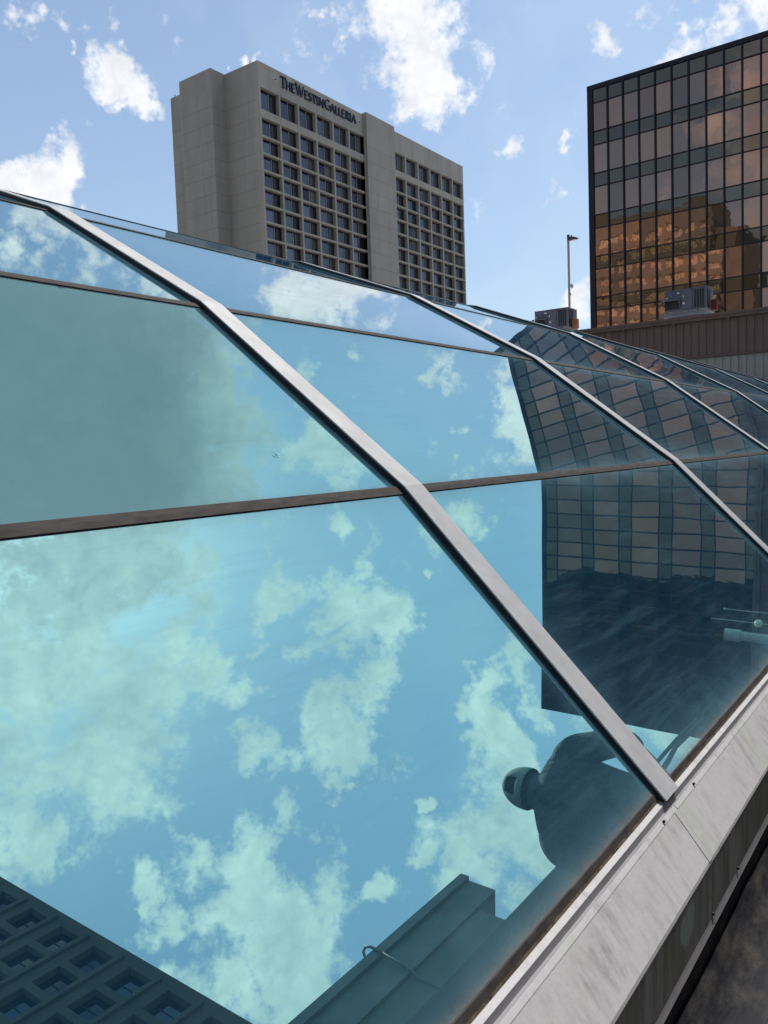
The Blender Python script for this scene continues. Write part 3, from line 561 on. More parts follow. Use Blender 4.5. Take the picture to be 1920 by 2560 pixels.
def place_windows(root, cells, plane_x, mats_f, mats_p, facing, limit=100):
    """cells: (y0, y1, z0, z1, priority). The first `limit` are their own objects, the rest one mesh"""
    cells = sorted(cells, key=lambda c: c[4]); ro = wloc(root)-Vector((0, 0, H0)); rf, rp = MB(), MB()
    for n, (y0_, y1_, z0_, z1_, _) in enumerate(cells):
        key = (round(y1_-y0_, 2), round(z1_-z0_, 2), tuple(mats_f), facing)
        if n < limit:
            if key not in protos:
                f, p = (win_mesh if facing > 0 else plain_win)(key[0], key[1])
                if facing < 0:
                    f.v = [(-x, y, z) for x, y, z in f.v]; p.v = [(-x, y, z) for x, y, z in p.v]
                fo = finish(f, 'window', mats_f, root); po = finish(p, 'pane', mats_p, fo); protos[key] = (fo.data, po.data)
            else:
                fo = bpy.data.objects.new('window', protos[key][0]); S.collection.objects.link(fo); fo.parent = root
                po = bpy.data.objects.new('pane', protos[key][1]); S.collection.objects.link(po); po.parent = fo
            fo.location = Vector((plane_x, y0_, z0_))-ro
        else:
            f, p = (win_mesh if facing > 0 else plain_win)(key[0], key[1])
            for src, dst, mo in ((f, rf, 0), (p, rf, len(mats_f))):
                n0 = len(dst.v); dst.v += [(plane_x+facing*x, y0_+y, z0_+z) for x, y, z in src.v]
                dst.f += [tuple(n0+i for i in q) for q in src.f]; dst.mi += [i+mo for i in src.mi]
    if rf.v:
        o = rf.build('window', list(mats_f)+list(mats_p), root); o['kind'] = 'stuff'
cells = []
for (p, q) in op_l+op_r:
    for k, (z0_, z1_) in enumerate(rows):
        if z0_ < GZ: break
        cells.append((p, q, z0_, z1_, k+(.5 if p > 130 else 0)+p*1e-4))
place_windows(tw, cells, XF-.80, ['navy', 'alu'], ['twin', 'curt'], 1)
for (x, y, z) in ((-98.6, 100.6, 65.35), (-117.9, 100.6, 65.35)):
    MB().tube([(x, y, z), (x, y, z+.8)], .05, 6).tube([(x-.2, y, z+.55), (x+.2, y, z+.55)], .03, 5).build('lightning_rod', 'navy', tw)
for y in (103.76, 126.89):
    MB().box(XF+.01, XF+.25, y-.25, y+.25, 63.2, 63.6, 0).box(XF+.251, XF+.4, y-.12, y+.12, 63.3, 63.5, 1).build('floodlight', ['stick', 'acd'], tw)

# lettering on the parapet
sg = thing('rooftop_lettering', (XF, 105, 62.8), 'navy serif letters spelling THE WESTIN GALLERIA along the top of the hotel tower', 'sign')
def stroke(p, q, t):
    (x0, y0), (x1, y1) = p, q; l = math.hypot(x1-x0, y1-y0); nx, ny = -(y1-y0)/l*t/2, (x1-x0)/l*t/2
    return [(x0-nx, y0-ny), (x1-nx, y1-ny), (x1+nx, y1+ny), (x0+nx, y0+ny)]
def arc(cx, cy, rx, ry, a0, a1, t0, t1, n=10):
    out = []
    for i in range(n):
        A, B = [math.radians(a0+(a1-a0)*(i+j)/n) for j in (0, 1)]
        ta = t0+(t1-t0)*abs(math.cos(A)); tb = t0+(t1-t0)*abs(math.cos(B))
        out.append([(cx+(rx-ta/2)*math.cos(A), cy+(ry-ta/2)*math.sin(A)), (cx+(rx-tb/2)*math.cos(B), cy+(ry-tb/2)*math.sin(B)), (cx+(rx+tb/2)*math.cos(B), cy+(ry+tb/2)*math.sin(B)), (cx+(rx+ta/2)*math.cos(A), cy+(ry+ta/2)*math.sin(A))])
    return out
TK, TN = .25, .12
def glyph(c, w, h):
    b = TN
    if c == 'T': return [stroke((0, h-b/2), (w, h-b/2), b), stroke((w/2, 0), (w/2, h-b), TK), stroke((b/2, h-.35), (b/2, h), b), stroke((w-b/2, h-.35), (w-b/2, h), b), stroke((w/2-.25, b/2), (w/2+.25, b/2), b)]
    if c == 'H': return [stroke((TK/2, 0), (TK/2, h), TK), stroke((w-TK/2, 0), (w-TK/2, h), TK), stroke((0, h*.52), (w, h*.52), b)]
    if c == 'E': return [stroke((TK/2, 0), (TK/2, h), TK), stroke((0, b/2), (w, b/2), b*1.2), stroke((0, h-b/2), (w, h-b/2), b*1.2), stroke((0, h*.52), (w*.8, h*.52), b)]
    if c == 'W': return [stroke((.1, h), (w*.3, 0), TK), stroke((w*.3, 0), (w*.52, h), b), stroke((w*.45, h*.8), (w*.68, 0), TK), stroke((w*.68, 0), (w-.05, h), b), stroke((-.1, h-.05), (.35, h-.05), b)]
    if c == 'I': return [stroke((w/2, 0), (w/2, h), TK), stroke((0, b/2), (w, b/2), b), stroke((0, h-b/2), (w, h-b/2), b)]
    if c == 'N': return [stroke((b, 0), (b, h), b*1.2), stroke((b, h), (w-b, 0), TK), stroke((w-b, 0), (w-b, h), b*1.2)]
    if c == 'A': return [stroke((.05, 0), (w*.5, h), b*1.2), stroke((w*.5, h), (w-.08, 0), TK), stroke((w*.2, h*.35), (w*.8, h*.35), b)]
    if c == 'L': return [stroke((TK/2, 0), (TK/2, h), TK), stroke((0, b/2), (w, b/2), b*1.3), stroke((w-.06, 0), (w-.06, .35), b)]
    if c == 'G': return arc(w/2, h/2, w/2-.1, h/2-.06, 50, 340, b, TK, 16)+[stroke((w-TK/2-.05, .15), (w-TK/2-.05, h*.45), TK), stroke((w*.55, h*.45), (w+.05, h*.45), b)]
    if c == 'S': return arc(w/2, h*.75, w/2-.08, h*.22, 20, 270, b, TK, 9)+arc(w/2, h*.27, w/2-.08, h*.24, 90, -160, b, TK, 9)
    if c == 'R': return [stroke((TK/2, 0), (TK/2, h), TK), stroke((w*.35, h*.5), (w, 0), TK)]+arc(w*.4, h*.74, w*.42, h*.24, -90, 90, b, TK, 8)+[stroke((0, h-b/2), (w*.4, h-b/2), b), stroke((0, h*.5), (w*.4, h*.5), b)]
for c, yc, w, h in (('T', 105.97, 1.35, 1.85), ('H', 107.25, 1.1, 1.5), ('E', 108.45, .85, 1.5), ('W', 110.17, 2.15, 1.95), ('E', 111.88, .85, 1.5), ('S', 112.87, .8, 1.5), ('T', 113.97, 1.05, 1.5), ('I', 114.86, .35, 1.5), ('N', 115.96, 1.25, 1.5),
                    ('G', 117.76, 1.7, 1.85), ('A', 119.14, 1.25, 1.5), ('L', 120.4, .85, 1.5), ('L', 121.33, .85, 1.5), ('E', 122.27, .85, 1.5), ('R', 123.48, .95, 1.5), ('I', 124.39, .35, 1.5), ('A', 125.41, 1.3, 1.5)):
    mb = MB()
    for k, q in enumerate(glyph(c, w, h)):
        x0, x1 = XF+.02+.004*k, XF+.26+.004*k; n = len(mb.v)
        mb.v += [(x0, yc-w/2+a_, 62.8+b_) for a_, b_ in q]+[(x1, yc-w/2+a_, 62.8+b_) for a_, b_ in q]
        mb.f += [(n+3, n+2, n+1, n), (n+4, n+5, n+6, n+7)]+[(n+i, n+(i+1) % 4, n+4+(i+1) % 4, n+4+i) for i in range(4)]; mb.mi += [0]*6
    mb.build('letter', 'letter', sg)

# ---------------------------------------------------------------- bronze glass office block
gbk = thing('glass_office_block', (-2, 85, GZ), 'dark bronze glass office block with copper panes and slate spandrels, at the right', 'building')
XL, XR = -27.76, 24.6
MB().box(XL, XR, 70.15, 100, GZ, 31.25).build('body', 'brz', gbk)
mb = MB(); NC = 38; cw = 1.364; xs = [-27.32+cw*i for i in range(NC+1)]
mb.box(XL-.003, XR+.003, 69.93, 70.149, 30.93, 31.3); mb.box(XL-.002, -27.34, 69.95, 70.149, GZ, 30.93)
for x in xs: mb.box(x-.055, x+.055, 69.88, 70.149, GZ, 30.93)
ftops = [30.93-3.575*k for k in range(15)]
for zt in ftops:
    for z in (zt, zt-1.15):
        if z > GZ and z < 30.9: mb.box(XL, XR, 69.965, 70.145, z-.035, z+.035)
mb.build('mullion_grid', 'brz', gbk)
MB().box(-22.2, -20.6, 69.86, 69.925, 31.0, 31.12).build('maintenance_rail', 'navy', gbk)
vis_cells, spn_cells = [], []
for i in range(NC):
    for k, zt in enumerate(ftops):
        pr = k+abs(i-5)*.25 if i < 12 else 6+k+(i-12)*.2
        vis_cells.append((i, zt-3.575, zt-1.15, pr)); spn_cells.append((i, zt-1.15, zt, pr))
for cellsx, nm, mt, tl in ((vis_cells, 'window', 'vis', .0022), (spn_cells, 'spandrel_panel', 'spn', .003)):
    cellsx.sort(key=lambda c: c[3]); rest = MB()
    for n, (i, z0_, z1_, _) in enumerate(cellsx):
        if z0_ < GZ: continue
        x0, x1 = xs[i]+.055, xs[i+1]-.055; w = x1-x0; h = z1_-z0_
        ta, tb = random.gauss(0, tl)*w/2, random.gauss(0, tl)*h/2
        q = [(x0, 70.06-ta-tb, z0_+.035), (x1, 70.06+ta-tb, z0_+.035), (x1, 70.06+ta+tb, z1_-.035), (x0, 70.06-ta+tb, z1_-.035)]
        if n < 100: MB().quad(*q).build(nm, mt, gbk)
        else: rest.quad(*q)
    rest.build(nm, mt, gbk)['kind'] = 'stuff'

# ---------------------------------------------------------------- brown metal-clad roof building with its trim
bb = thing('brown_clad_building', (-10, 36, GZ), 'low building clad in brown ribbed metal over pale grey ribbed metal, behind the skylight', 'building')
MB().box(-40, 22, 30.22, 46, GZ, 4.30).build('roof_body', 'white', bb)
def siding(z0_, z1_, y, mat, name):
    mb = MB().box(-40, 22, y, 30.215, z0_, z1_)
    x = -39.9
    while x < 22:
        mb.box(x-.018, x+.018, y-.035, y+.001, z0_+.001, z1_-.001); x += .264
    return mb.build(name, mat, bb)
siding(2.99, 4.27, 30.10, 'brown', 'upper_siding'); siding(-1.4, 2.93, 30.14, 'grey', 'lower_siding')
MB().box(-40, 22, 30.02, 30.2, 2.94, 2.995).build('trim_strip', 'fascia', bb)
MB().box(-40.1, 22.1, 29.98, 30.4, 4.36, 4.45).box(-40.05, 22.05, 29.90, 29.979, 4.345, 4.44).build('roof_edge', 'fascia', bb)
MB().box(-40, 22, 29.935, 30.09, 4.245, 4.343).build('gutter', 'fascia', bb)
for x in (-10.6, -8.75, -6.9):
    MB().box(x-.025, x+.025, 29.93, 30.05, 4.17, 4.244).build('gutter_bracket', 'brown', bb)

tag(MB().prism([(-11.62, 4.452), (-11.38, 4.452), (-11.40, 4.50), (-11.55, 4.53), (-11.64, 4.51)], 30.5, 30.8).box(-11.36, -11.05, 30.6, 30.64, 4.452, 4.475).build('roof_vent', 'white', origin=(-11.4, 30.6, 4.45)), 'small white vent flap on the brown roof edge, left of the nearer air conditioner', 'vent')
tag(MB().tube([(-9.6, 30.9, 4.50), (-3.0, 30.9, 4.50)], .03, 8).build('roof_conduit', 'aclight', origin=(-6, 30.9, 4.3)), 'thin grey conduit lying along the brown roof behind its edge', 'pipe')
# ---------------------------------------------------------------- rooftop air-conditioning units
def ac(loc, label, boxmat):
    r = thing('rooftop_air_conditioner', loc, label, 'air conditioner', 'rooftop air conditioners'); X, Y, Z = loc
    B = lambda x0, x1, y0, y1, z0, z1, mb=None, mi=0: (mb or MB()).box(X+x0, X+x1, Y+y0, Y+y1, Z+z0, Z+z1, mi)
    mb = B(0, 1.02, .02, 1.0, .09, .87); B(1.06, 1.55, .02, 1.0, .09, .87, mb); B(1.02, 1.06, .04, .98, .09, .86, mb); B(-.01, 1.56, 0, 1.01, .87, .9, mb)
    B(.60, .61, .012, .02, .1, .86, mb)
    mb.build('cabinet', 'ac', r, bevel=.006)
    # intake hood: sloping top, open front
    mb = MB(); h0 = [(-.05, .02), (.57, .02)]
    mb.v = [(X-.06, Y-.22, Z+.50), (X+.58, Y-.22, Z+.50), (X+.58, Y+.018, Z+.56), (X-.06, Y+.018, Z+.56), (X-.06, Y-.22, Z+.47), (X+.58, Y-.22, Z+.47), (X+.58, Y+.018, Z+.53), (X-.06, Y+.018, Z+.53)]
    mb.f = [(0, 1, 2, 3), (7, 6, 5, 4), (0, 4, 5, 1), (1, 5, 6, 2), (3, 7, 4, 0), (2, 6, 7, 3)]; mb.mi = [0]*6
    n = len(mb.v)
    for xx in (-.06, .57):
        n = len(mb.v); a = [(X+xx, Y-.21, Z+.47), (X+xx, Y+.017, Z+.53), (X+xx, Y+.017, Z+.16), (X+xx+.012, Y-.21, Z+.47), (X+xx+.012, Y+.017, Z+.53), (X+xx+.012, Y+.017, Z+.16)]
        mb.v += a; mb.f += [(n, n+1, n+2), (n+5, n+4, n+3), (n, n+3, n+4, n+1), (n+1, n+4, n+5, n+2), (n+2, n+5, n+3, n)]; mb.mi += [0]*5
    mb.build('intake_hood', 'ac', r)
    B(.0, .55, -.0, .019, .17, .50).build('intake_opening', 'acd', r)
    for i in range(4): B(1.11+i*.098, 1.165+i*.098, 0.0, .019, .14, .82).build('louvre', 'acd', r)
    B(1.5501, 1.565, .10, .55, .12, .83).build('side_coil', 'acd', r)
    mb = B(-.02, 1.57, -.02, 1.02, 0, .09)
    mb.build('base_rail', 'aclight', r)
    for x in (.06, .13, .62, .9, 1.2, 1.27): B(x, x+.035, -.027, -.0201, .025, .065).build('rail_slot', 'acd', r)
    B(-.04, 1.50, .02, .98, -.13, -.001).build('roof_curb', 'aclight', r)
    for (x, z, w, h) in ((.03, .60, .10, .04), (.46, .74, .10, .055), (.68, .58, .035, .09), (.67, .32, .09, .085), (.25, .655, .03, .03)):
        B(x, x+w, .013, .0195, z, z+h).build('sticker', 'stick', r)
    mb = MB(); k = 20; c = [(X+.30+.105*math.cos(2*math.pi*i/k), Z+.735+.04*math.sin(2*math.pi*i/k)) for i in range(k)]
    mb.prism(c, Y+.006, Y+.0195)
    bd = mb.build('badge', 'blue', r)
    cu = bpy.data.curves.new('badge_text', 'FONT'); cu.body = 'Carrier'; cu.size = .058; cu.align_x = 'CENTER'; cu.align_y = 'CENTER'; cu.shear = .2; cu.extrude = .001; cu.materials.append(M_['stick'])
    t0_ = bpy.data.objects.new('badge_text', cu); S.collection.objects.link(t0_); dg = bpy.context.evaluated_depsgraph_get(); me_ = bpy.data.meshes.new_from_object(t0_.evaluated_get(dg)); bpy.data.objects.remove(t0_)
    t = bpy.data.objects.new('badge_lettering', me_); S.collection.objects.link(t); t.parent = bd; t.rotation_euler = (math.pi/2, 0, 0); t.location = (.30, .003, .735)
    B(1.64, 1.86, .25, .47, .0, .40).build('side_box', boxmat, r, bevel=.01)
    B(1.60, 1.66, .34, .38, .3, .34).build('conduit', 'aclight', r)
    return r
a1 = ac((-9.70, 32.0, 4.90), 'grey rooftop air conditioner above the brown ribbed wall, in front of the bronze glass block', 'redbox')
a2 = ac((-15.66, 33.0, 5.03), 'grey rooftop air conditioner at the left end of the roof, just below the lamp pole', 'rustbox')
for nm, (x, y) in (('a', (-9.70, 32.0)), ('b', (-15.66, 33.0))):
    o = MB().box(x+.1, x+1.45, y+.1, y+.9, 4.302, 4.768 if nm == 'a' else 4.898).build('equipment_plinth', 'aclight', origin=(x+.75, y+.5, 4.3))
    tag(o, 'pale metal plinth carrying the air conditioner '+('in front of the bronze glass block' if nm == 'a' else 'below the lamp pole'), 'plinth', 'air conditioner plinths')

# ---------------------------------------------------------------- lamp pole
lp = thing('lamp_pole', (-17.0, 40, 4.3), 'slim square lamp pole with one flood head at its top, rising against the sky', 'lamp pole')
MB().box(-17.045, -16.955, 39.955, 40.045, 4.3, 10.55).build('pole', 'pole', lp)
mb = MB().box(-17.05, -16.95, 39.95, 40.05, 10.551, 10.84); mb.box(-16.86, -16.81, 39.97, 40.03, 10.70, 10.80).box(-16.949, -16.80, 39.97, 40.03, 10.60, 10.66); mb.build('pole_bracket', 'lampd', lp)
prof = [(-16.93, 10.53), (-16.46, 10.57), (-16.48, 10.60), (-16.60, 10.65), (-16.74, 10.69), (-16.93, 10.70)]
hd = MB().prism(prof, 39.88, 40.12).build('lamp_head', 'lampd', lp)
MB().box(-16.85, -16.58, 39.90, 40.10, 10.515, 10.535).build('lamp_lens', 'lens', hd)
mb = MB().tube([(-16.954, 40, 8.26), (-16.86, 40, 8.30)], .02, 6).tube([(-16.85, 40, 8.33), (-16.85, 40, 8.22), (-16.85, 40, 8.14), (-16.85, 40, 8.08)], [.05, .075, .06, .01], 12)
mb.build('dome_camera', 'camg', lp, smooth=True)
MB().box(-16.954, -16.91, 39.97, 40.03, 7.75, 7.88).build('junction_box', 'camg', lp)

# ---------------------------------------------------------------- concrete block on the right (seen in the mirror glass)
tx = 26.0
tn = thing('concrete_office_tower', (tx+8, 0, GZ), 'tall concrete tower with square sunken windows, mirrored in the lower left of the glass', 'building')
TY1 = 25.0; mod = 2.07; fh = 3.17; ncol = 20
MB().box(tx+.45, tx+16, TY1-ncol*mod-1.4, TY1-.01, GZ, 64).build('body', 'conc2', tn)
MB().box(tx+.452, tx+15.9, TY1-.008, TY1+.25, GZ, 63.5).build('end_wall', 'brz', tn)  # dark material paints in the shade on this end of the tower
mb = MB(); tcells = []
ys = []
for i in range(ncol):
    yc = TY1-1.6-mod*i; ys.append(yc)
ww, wh = 1.60, 1.92
zrow = [35.8+fh*(j-8) for j in range(17)]
edges = [TY1-.001]
prev = TY1-.001
for yc in ys:
    mb.box(tx, tx+.449, yc+ww/2, prev, GZ, 63.99); prev = yc-ww/2
mb.box(tx, tx+.449, TY1-ncol*mod-1.39, prev, GZ, 63.99)
for yc in ys:
    lo = GZ
    for zc in zrow:
        mb.box(tx+.001, tx+.448, yc-ww/2+.001, yc+ww/2-.001, lo, zc-wh/2); lo = zc+wh/2
        tcells.append((yc-ww/2, yc+ww/2, zc-wh/2, zc+wh/2, abs(yc-20)*.6+abs(zc-36)*.4))
    mb.box(tx+.001, tx+.448, yc-ww/2+.001, yc+ww/2-.001, lo, 63.98)
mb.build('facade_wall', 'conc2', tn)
mb = MB()
for zc in zrow:
    mb.box(tx-.20, tx-.001, TY1-ncol*mod-1, TY1-.50, zc-wh/2-.45, zc-wh/2-.15)
mb.build('ledge', 'conc2', tn)['kind'] = 'stuff'
place_windows(tn, tcells, tx+.42, ['navy', 'navy'], ['twin', 'twin'], -1)

# ---------------------------------------------------------------- sunlit block mirrored in the bronze facade
ob = thing('tan_apartment_block', (-73, -97, GZ), 'tan block with rows of sunlit blinds, mirrored in the bronze glass facade', 'building')
OT = 65.0; ox0, ox1 = -112, -56; oy = -90
MB().box(ox0, ox1, -112, oy-.4, GZ, OT).box(ox1+.002, ox1+6, -118, oy-5, GZ, OT-8).build('body', 'tan', ob)
mb = MB(); onc = 12; om = (ox1-ox0)/onc; orow = [OT-6.5-4.1*j for j in range(14)]
prev = GZ
for z in sorted(orow):
    mb.box(ox0, ox1, oy-.399, oy, prev, z-1.1); prev = z+1.1
mb.box(ox0, ox1, oy-.399, oy, prev, OT)
for i in range(onc+1):
    x = ox0+om*i
    mb.box(max(x-.6, ox0)+.002, min(x+.6, ox1)-.002, oy-.398, oy-.003, GZ, OT-.01)
mb.build('facade_wall', 'tan', ob)
rest = MB(); n = 0
for j, z in enumerate(orow):
    for i in range(onc):
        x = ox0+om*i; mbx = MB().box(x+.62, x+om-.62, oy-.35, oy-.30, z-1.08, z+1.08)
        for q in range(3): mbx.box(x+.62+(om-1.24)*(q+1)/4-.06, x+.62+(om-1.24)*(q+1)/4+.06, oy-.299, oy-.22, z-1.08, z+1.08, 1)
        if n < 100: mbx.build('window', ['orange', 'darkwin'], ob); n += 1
        else:
            n0 = len(rest.v); rest.v += mbx.v; rest.f += [tuple(n0+t for t in f) for f in mbx.f]; rest.mi += mbx.mi
rest.build('window', ['orange', 'darkwin'], ob)['kind'] = 'stuff'
mb = MB()
for j, z in enumerate(orow):
    for q in range(4):
        mb.box(ox1+.001, ox1+.06, oy-2.2-4.9*q-2.2, oy-2.2-4.9*q, z-1, z+1)
mb.build('side_windows', 'darkwin', ob)['kind'] = 'stuff'

# ---------------------------------------------------------------- walls to the right of the walkway
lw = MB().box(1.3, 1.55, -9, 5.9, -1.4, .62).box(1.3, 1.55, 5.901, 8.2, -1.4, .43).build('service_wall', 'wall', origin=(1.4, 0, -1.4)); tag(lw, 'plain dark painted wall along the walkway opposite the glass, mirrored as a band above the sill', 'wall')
pb = thing('parapet_building', (9, 0, -1.4), 'stucco block with a projecting metal coping, mirrored in the lowest pane beside the person', 'building')
MB().box(6.0, 14, -10, 10.75, -1.4, 5.0).build('stucco_wall', 'wall2', pb)
MB().box(5.93, 14.1, -10.1, 11.3, 4.62, 5.12).box(5.85, 6.1, -10.1, 11.3, 5.121, 5.28).build('coping', 'coping', pb)
cd = tag(MB().tube([(5.83, 8.8, 5.12), (5.82, 8.8, 5.32), (5.86, 8.8, 5.42), (5.95, 8.8, 5.46), (6.04, 8.8, 5.42), (6.08, 8.8, 5.30)], .022, 8).tube([(5.83, 8.8, 5.12), (5.90, 8.8, 4.6), (5.965, 8.8, 4.5), (5.965, 8.8, -1.4)], .018, 8).build('overflow_pipe', 'coping', origin=(5.9, 8, -1.4), smooth=True), 'thin pipe hooked over the coping of the stucco block and running down its wall', 'pipe')
# vent stack and whip antennas farther along the deck
vp = thing('vent_stack', (1.06, 11.0, -1.4), 'pale vent stack with a wider cap, mirrored near the right edge of the glass', 'vent pipe')
MB().tube([(1.06, 11.0, -1.4), (1.06, 11.0, .86)], .062, 16).build('stack', 'pvc', vp, smooth=False)
MB().tube([(1.06, 11.0, .80), (1.06, 11.0, 1.0)], .080, 16).build('stack_cap', 'pvc', vp)
def whip(x, y, z0_, z1_, globe, label):
    r = thing('whip_antenna', (x, y, -1.4), label, 'antenna', 'whip antennas on the roof')
    MB().tube([(x, y, -1.4), (x, y, z1_)], .007, 6).build('rod', 'pvc', r)
    if globe: MB().tube([(x, y, z0_-.055*math.cos(t*math.pi/8)) for t in range(9)], [max(.002, .055*math.sin(t*math.pi/8)) for t in range(9)], 14).build('globe', 'globe', r, smooth=True)
    else: MB().tube([(x, y, z1_-.01), (x, y, z1_+.02)], .014, 8).build('tip', 'globe', r)
whip(.93, 11.3, .65, 1.25, True, 'thin rod carrying a round cream globe, beside the vent stack')
whip(.80, 11.4, .5, 1.10, False, 'thin bare rod with a small pale tip, next to the globe antenna')
rl = thing('pipe_rail', (2.0, 9.3, -1.4), 'double dark pipe rail on short posts beyond the service wall', 'railing')
MB().tube([(2.0, 8.3, 1.11), (2.0, 8.7, 1.125), (2.0, 9.4, 1.14), (2.0, 10.2, 1.12)], .022, 8).build('upper_rail', 'black', rl)
MB().tube([(2.0, 8.3, 1.00), (2.0, 8.72, 1.035), (2.0, 9.16, 1.085), (2.0, 10.2, 1.06)], .030, 8).build('lower_rail', 'black', rl)
MB().tube([(2.0, 9.9, -1.4), (2.0, 9.9, 1.1)], .018, 8).build('post', 'black', rl)

# ---------------------------------------------------------------- person on the walkway, back to the glass
PX, PY = .06, 3.27; PA = math.radians(-24)          # faces away from the glass, roughly along +Y
pr = thing('person', (PX, PY, -1.4), 'person in a pale cap and fine-striped grey polo, back to the glass, mirrored in the pane', 'person')
pr['label'] = 'person in a pale cap and fine-striped grey polo, back turned, mirrored in the lowest pane'
def pt(x, y, z):
    c, s_ = math.cos(PA), math.sin(PA); return (PX+c*x-s_*y, PY+s_*x+c*y, z*1.03-1.4)
def skin_mesh(name, verts, edges, rad, root, mat):
    me = bpy.data.meshes.new(name); off = wloc(pr)-Vector((0, 0, H0))
    me.from_pydata([tuple(Vector(pt(*v))-off) for v in verts], edges, []); me.materials.append(M_[mat])
    o = bpy.data.objects.new(name, me); S.collection.objects.link(o); o.parent = pr
    sk_ = o.modifiers.new('skin', 'SKIN'); sk_.use_smooth_shade = True; sk_.branch_smoothing = .3
    me.skin_vertices.new() if not me.skin_vertices else None
    for i, r in enumerate(rad):
        rr = r if isinstance(r, tuple) else (r, r); me.skin_vertices[0].data[i].radius = rr
    me.skin_vertices[0].data[root].use_root = True
    sb_ = o.modifiers.new('subdiv', 'SUBSURF'); sb_.levels = 2; sb_.render_levels = 2
    return o
V, E_, Rd = [], [], []
def add(p, r, par=None):
    V.append(p); Rd.append(r)
    if par is not None: E_.append((par, len(V)-1))
    return len(V)-1
pel = add((0, 0, .84), .12)
sp1 = add((0, 0, .98), .115, pel); sp2 = add((0, .0, 1.12), .12, sp1); sp3 = add((0, -.01, 1.24), .115, sp2); nk = add((0, 0, 1.335), .072, sp3)
nk2 = add((0, .03, 1.375), .058, nk); hd0 = add((0, .05, 1.405), .075, nk2); hd1 = add((0, .06, 1.465), .078, hd0); hd2 = add((0, .06, 1.52), .07, hd1)
nose = add((0, .155, 1.445), .014, hd1)
for sgn in (-1, 1):
    ear = add((sgn*.086, .05, 1.45), .016, hd1)
    hip = add((sgn*.09, 0, .80), .09, pel); kn = add((sgn*.11, .02, .45), .058, hip); an = add((sgn*.12, -.01, .09), .04, kn); ft = add((sgn*.13, .10, .045), .036, an); add((sgn*.135, .17, .035), .03, ft)
    sh = add((sgn*.165, -.01, 1.27), .06, sp3)
    if sgn < 0: el, wr, ha = (-.31, -.04, 1.03), (-.245, .15, .95), (-.20, .20, .93)
    else: el, wr, ha = (.27, .02, 1.02), (.16, .24, 1.06), (.12, .30, 1.08)
    e1 = add(el, .04, sh); w1 = add(wr, .026, e1); h1 = add(ha, (.036, .018), w1)
    d = (Vector(ha)-Vector(wr)).normalized(); side = d.cross(Vector((1, 0, 0) if sgn < 0 else (0, 0, 1))).normalized()
    for q, (o_, l_) in enumerate(((-.026, .062), (-.009, .072), (.009, .068), (.026, .052))):
        b0 = Vector(ha)+d*.03+side*o_; f1 = add(tuple(b0), .0095, h1); f2 = add(tuple(b0+d*l_*.5), .0085, f1); add(tuple(b0+d*l_*.8+Vector((-sgn*.02, 0, -.015))), .0075, f2)
    t1 = add(tuple(Vector(wr)+d*.035+side*.035), .011, h1); add(tuple(Vector(wr)+d*.07+side*.055), .0085, t1)
skin_mesh('body', V, E_, Rd, pel, 'skin')
def ring(z, rx, ry, cx=0, cy=0, k=24, tilt=0): return [pt(cx+rx*math.cos(2*math.pi*i/k), cy+ry*math.sin(2*math.pi*i/k), z+tilt*math.sin(2*math.pi*i/k)) for i in range(k)]
# polo shirt: torso, sleeves and collar
mb = MB()
mb.loft([ring(z, rx, ry, 0, cy) for z, rx, ry, cy in ((.76, .185, .125, 0), (.86, .178, .122, 0), (.98, .172, .118, .005), (1.10, .19, .118, 0), (1.19, .208, .115, -.01), (1.25, .222, .108, -.012), (1.305, .218, .098, -.01), (1.345, .18, .086, -.004), (1.368, .115, .078, .006), (1.385, .085, .072, .012))])
for sgn in (-1, 1):
    a_ = Vector((sgn*.178, -.01, 1.275)); b_ = Vector((-.31, -.04, 1.03) if sgn < 0 else (.27, .02, 1.02))
    m_ = a_.lerp(b_, .5); c_ = b_.lerp(Vector((-.245, .15, .95) if sgn < 0 else (.16, .24, 1.06)), .6); mb.tube([pt(*(a_+Vector((-sgn*.07, 0, .01)))), pt(*(a_+Vector((sgn*.0, 0, .005)))), pt(*(a_+Vector((sgn*.045, 0, -.035)))), pt(*m_), pt(*b_), pt(*c_)], [.06, .074, .076, .070, .064, .056], 18)
o_ = mb.build('polo_shirt', 'polo', pr, smooth=True); q_ = o_.modifiers.new('subdiv', 'SUBSURF'); q_.levels = q_.render_levels = 2
MB().loft([ring(z, r, r*.98, 0, cy) for z, r, cy in ((1.365, .092, .012), (1.415, .078, .024), (1.413, .070, .024), (1.36, .078, .012))], cap=False).build('collar', 'polo', pr, smooth=True)
mb = MB()
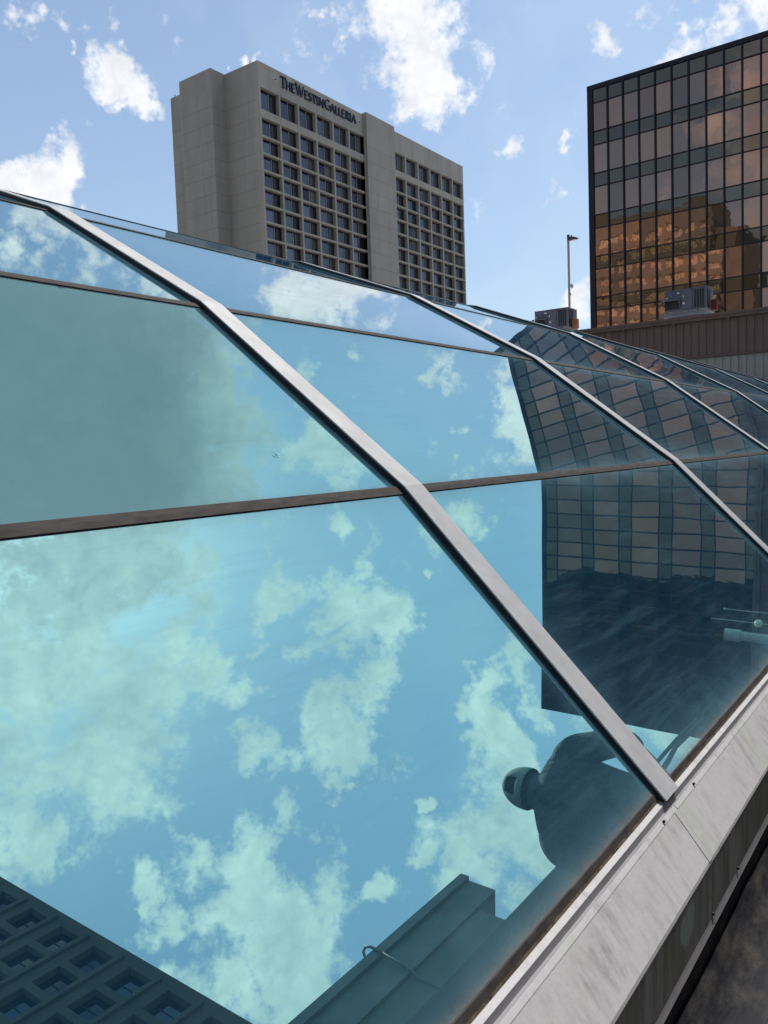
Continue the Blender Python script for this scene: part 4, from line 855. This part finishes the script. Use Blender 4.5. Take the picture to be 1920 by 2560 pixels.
for sgn in (-1, 1):
    mb.loft([ring(z, r, r, sgn*x, y) for z, r, x, y in ((.86, .105, .085, 0), (.72, .098, .09, 0), (.45, .078, .11, .02), (.12, .068, .12, 0), (.06, .07, .12, 0))])
mb.loft([ring(z, .18, .135) for z in (.74, .88)]); mb.build('trousers', 'denim', pr, smooth=True)
for sgn in (-1, 1):
    MB().loft([[pt(sgn*.125+.05*math.cos(t)*(1 if z < .05 else .8), .05+.14*math.sin(t)*(1 if z < .05 else .75), z) for t in [2*math.pi*i/16 for i in range(16)]] for z in (.0, .03, .07, .10)]).build('shoe', 'shoe', pr, smooth=True)
# hair: nape and sides
hc = (0, .055, 1.455)
def dome(rx, ry, rz, t0, t1, skip=None, k=28, n=12):
    mb = MB(); n0 = 0
    for j in range(n+1):
        ph = math.radians(t0+(t1-t0)*j/n)
        for i in range(k):
            th = 2*math.pi*i/k; mb.v.append(pt(hc[0]+rx*math.cos(ph)*math.cos(th), hc[1]+ry*math.cos(ph)*math.sin(th), hc[2]+rz*math.sin(ph)))
    for j in range(n):
        for i in range(k):
            if skip and skip(j, i): continue
            mb.f.append((j*k+i, j*k+(i+1) % k, (j+1)*k+(i+1) % k, (j+1)*k+i)); mb.mi.append(0)
    return mb
h_ = dome(.087, .105, .111, -42, 88, lambda j, i: 3 <= i <= 11 and j < 6).build('hair', 'hair', pr, smooth=True)
cp_ = dome(.093, .112, .118, -6, 89, lambda j, i: 19 <= i <= 22 and 2 <= j <= 5); co_ = cp_.build('cap', 'cap', pr, smooth=True)
sm_ = co_.modifiers.new('thickness', 'SOLIDIFY'); sm_.thickness = .004; sm_.offset = 1
mb = MB(); k = 14
top = [pt(hc[0]+(.095)*math.cos(math.pi*i/k), hc[1]+.112*math.sin(math.pi*i/k), hc[2]+.022) for i in range(k+1)]
out = [pt(hc[0]+(.092)*math.cos(math.pi*i/k), hc[1]+.112*math.sin(math.pi*i/k)+.075*math.sin(math.pi*i/k)**.6 if 0 < i < k else hc[1], hc[2]+.012) for i in range(k+1)]
mb.v = top+out
for i in range(k): mb.f.append((i, i+1, k+2+i, k+1+i)); mb.mi.append(0)
mb.build('cap_brim', 'cap', co_, smooth=True)
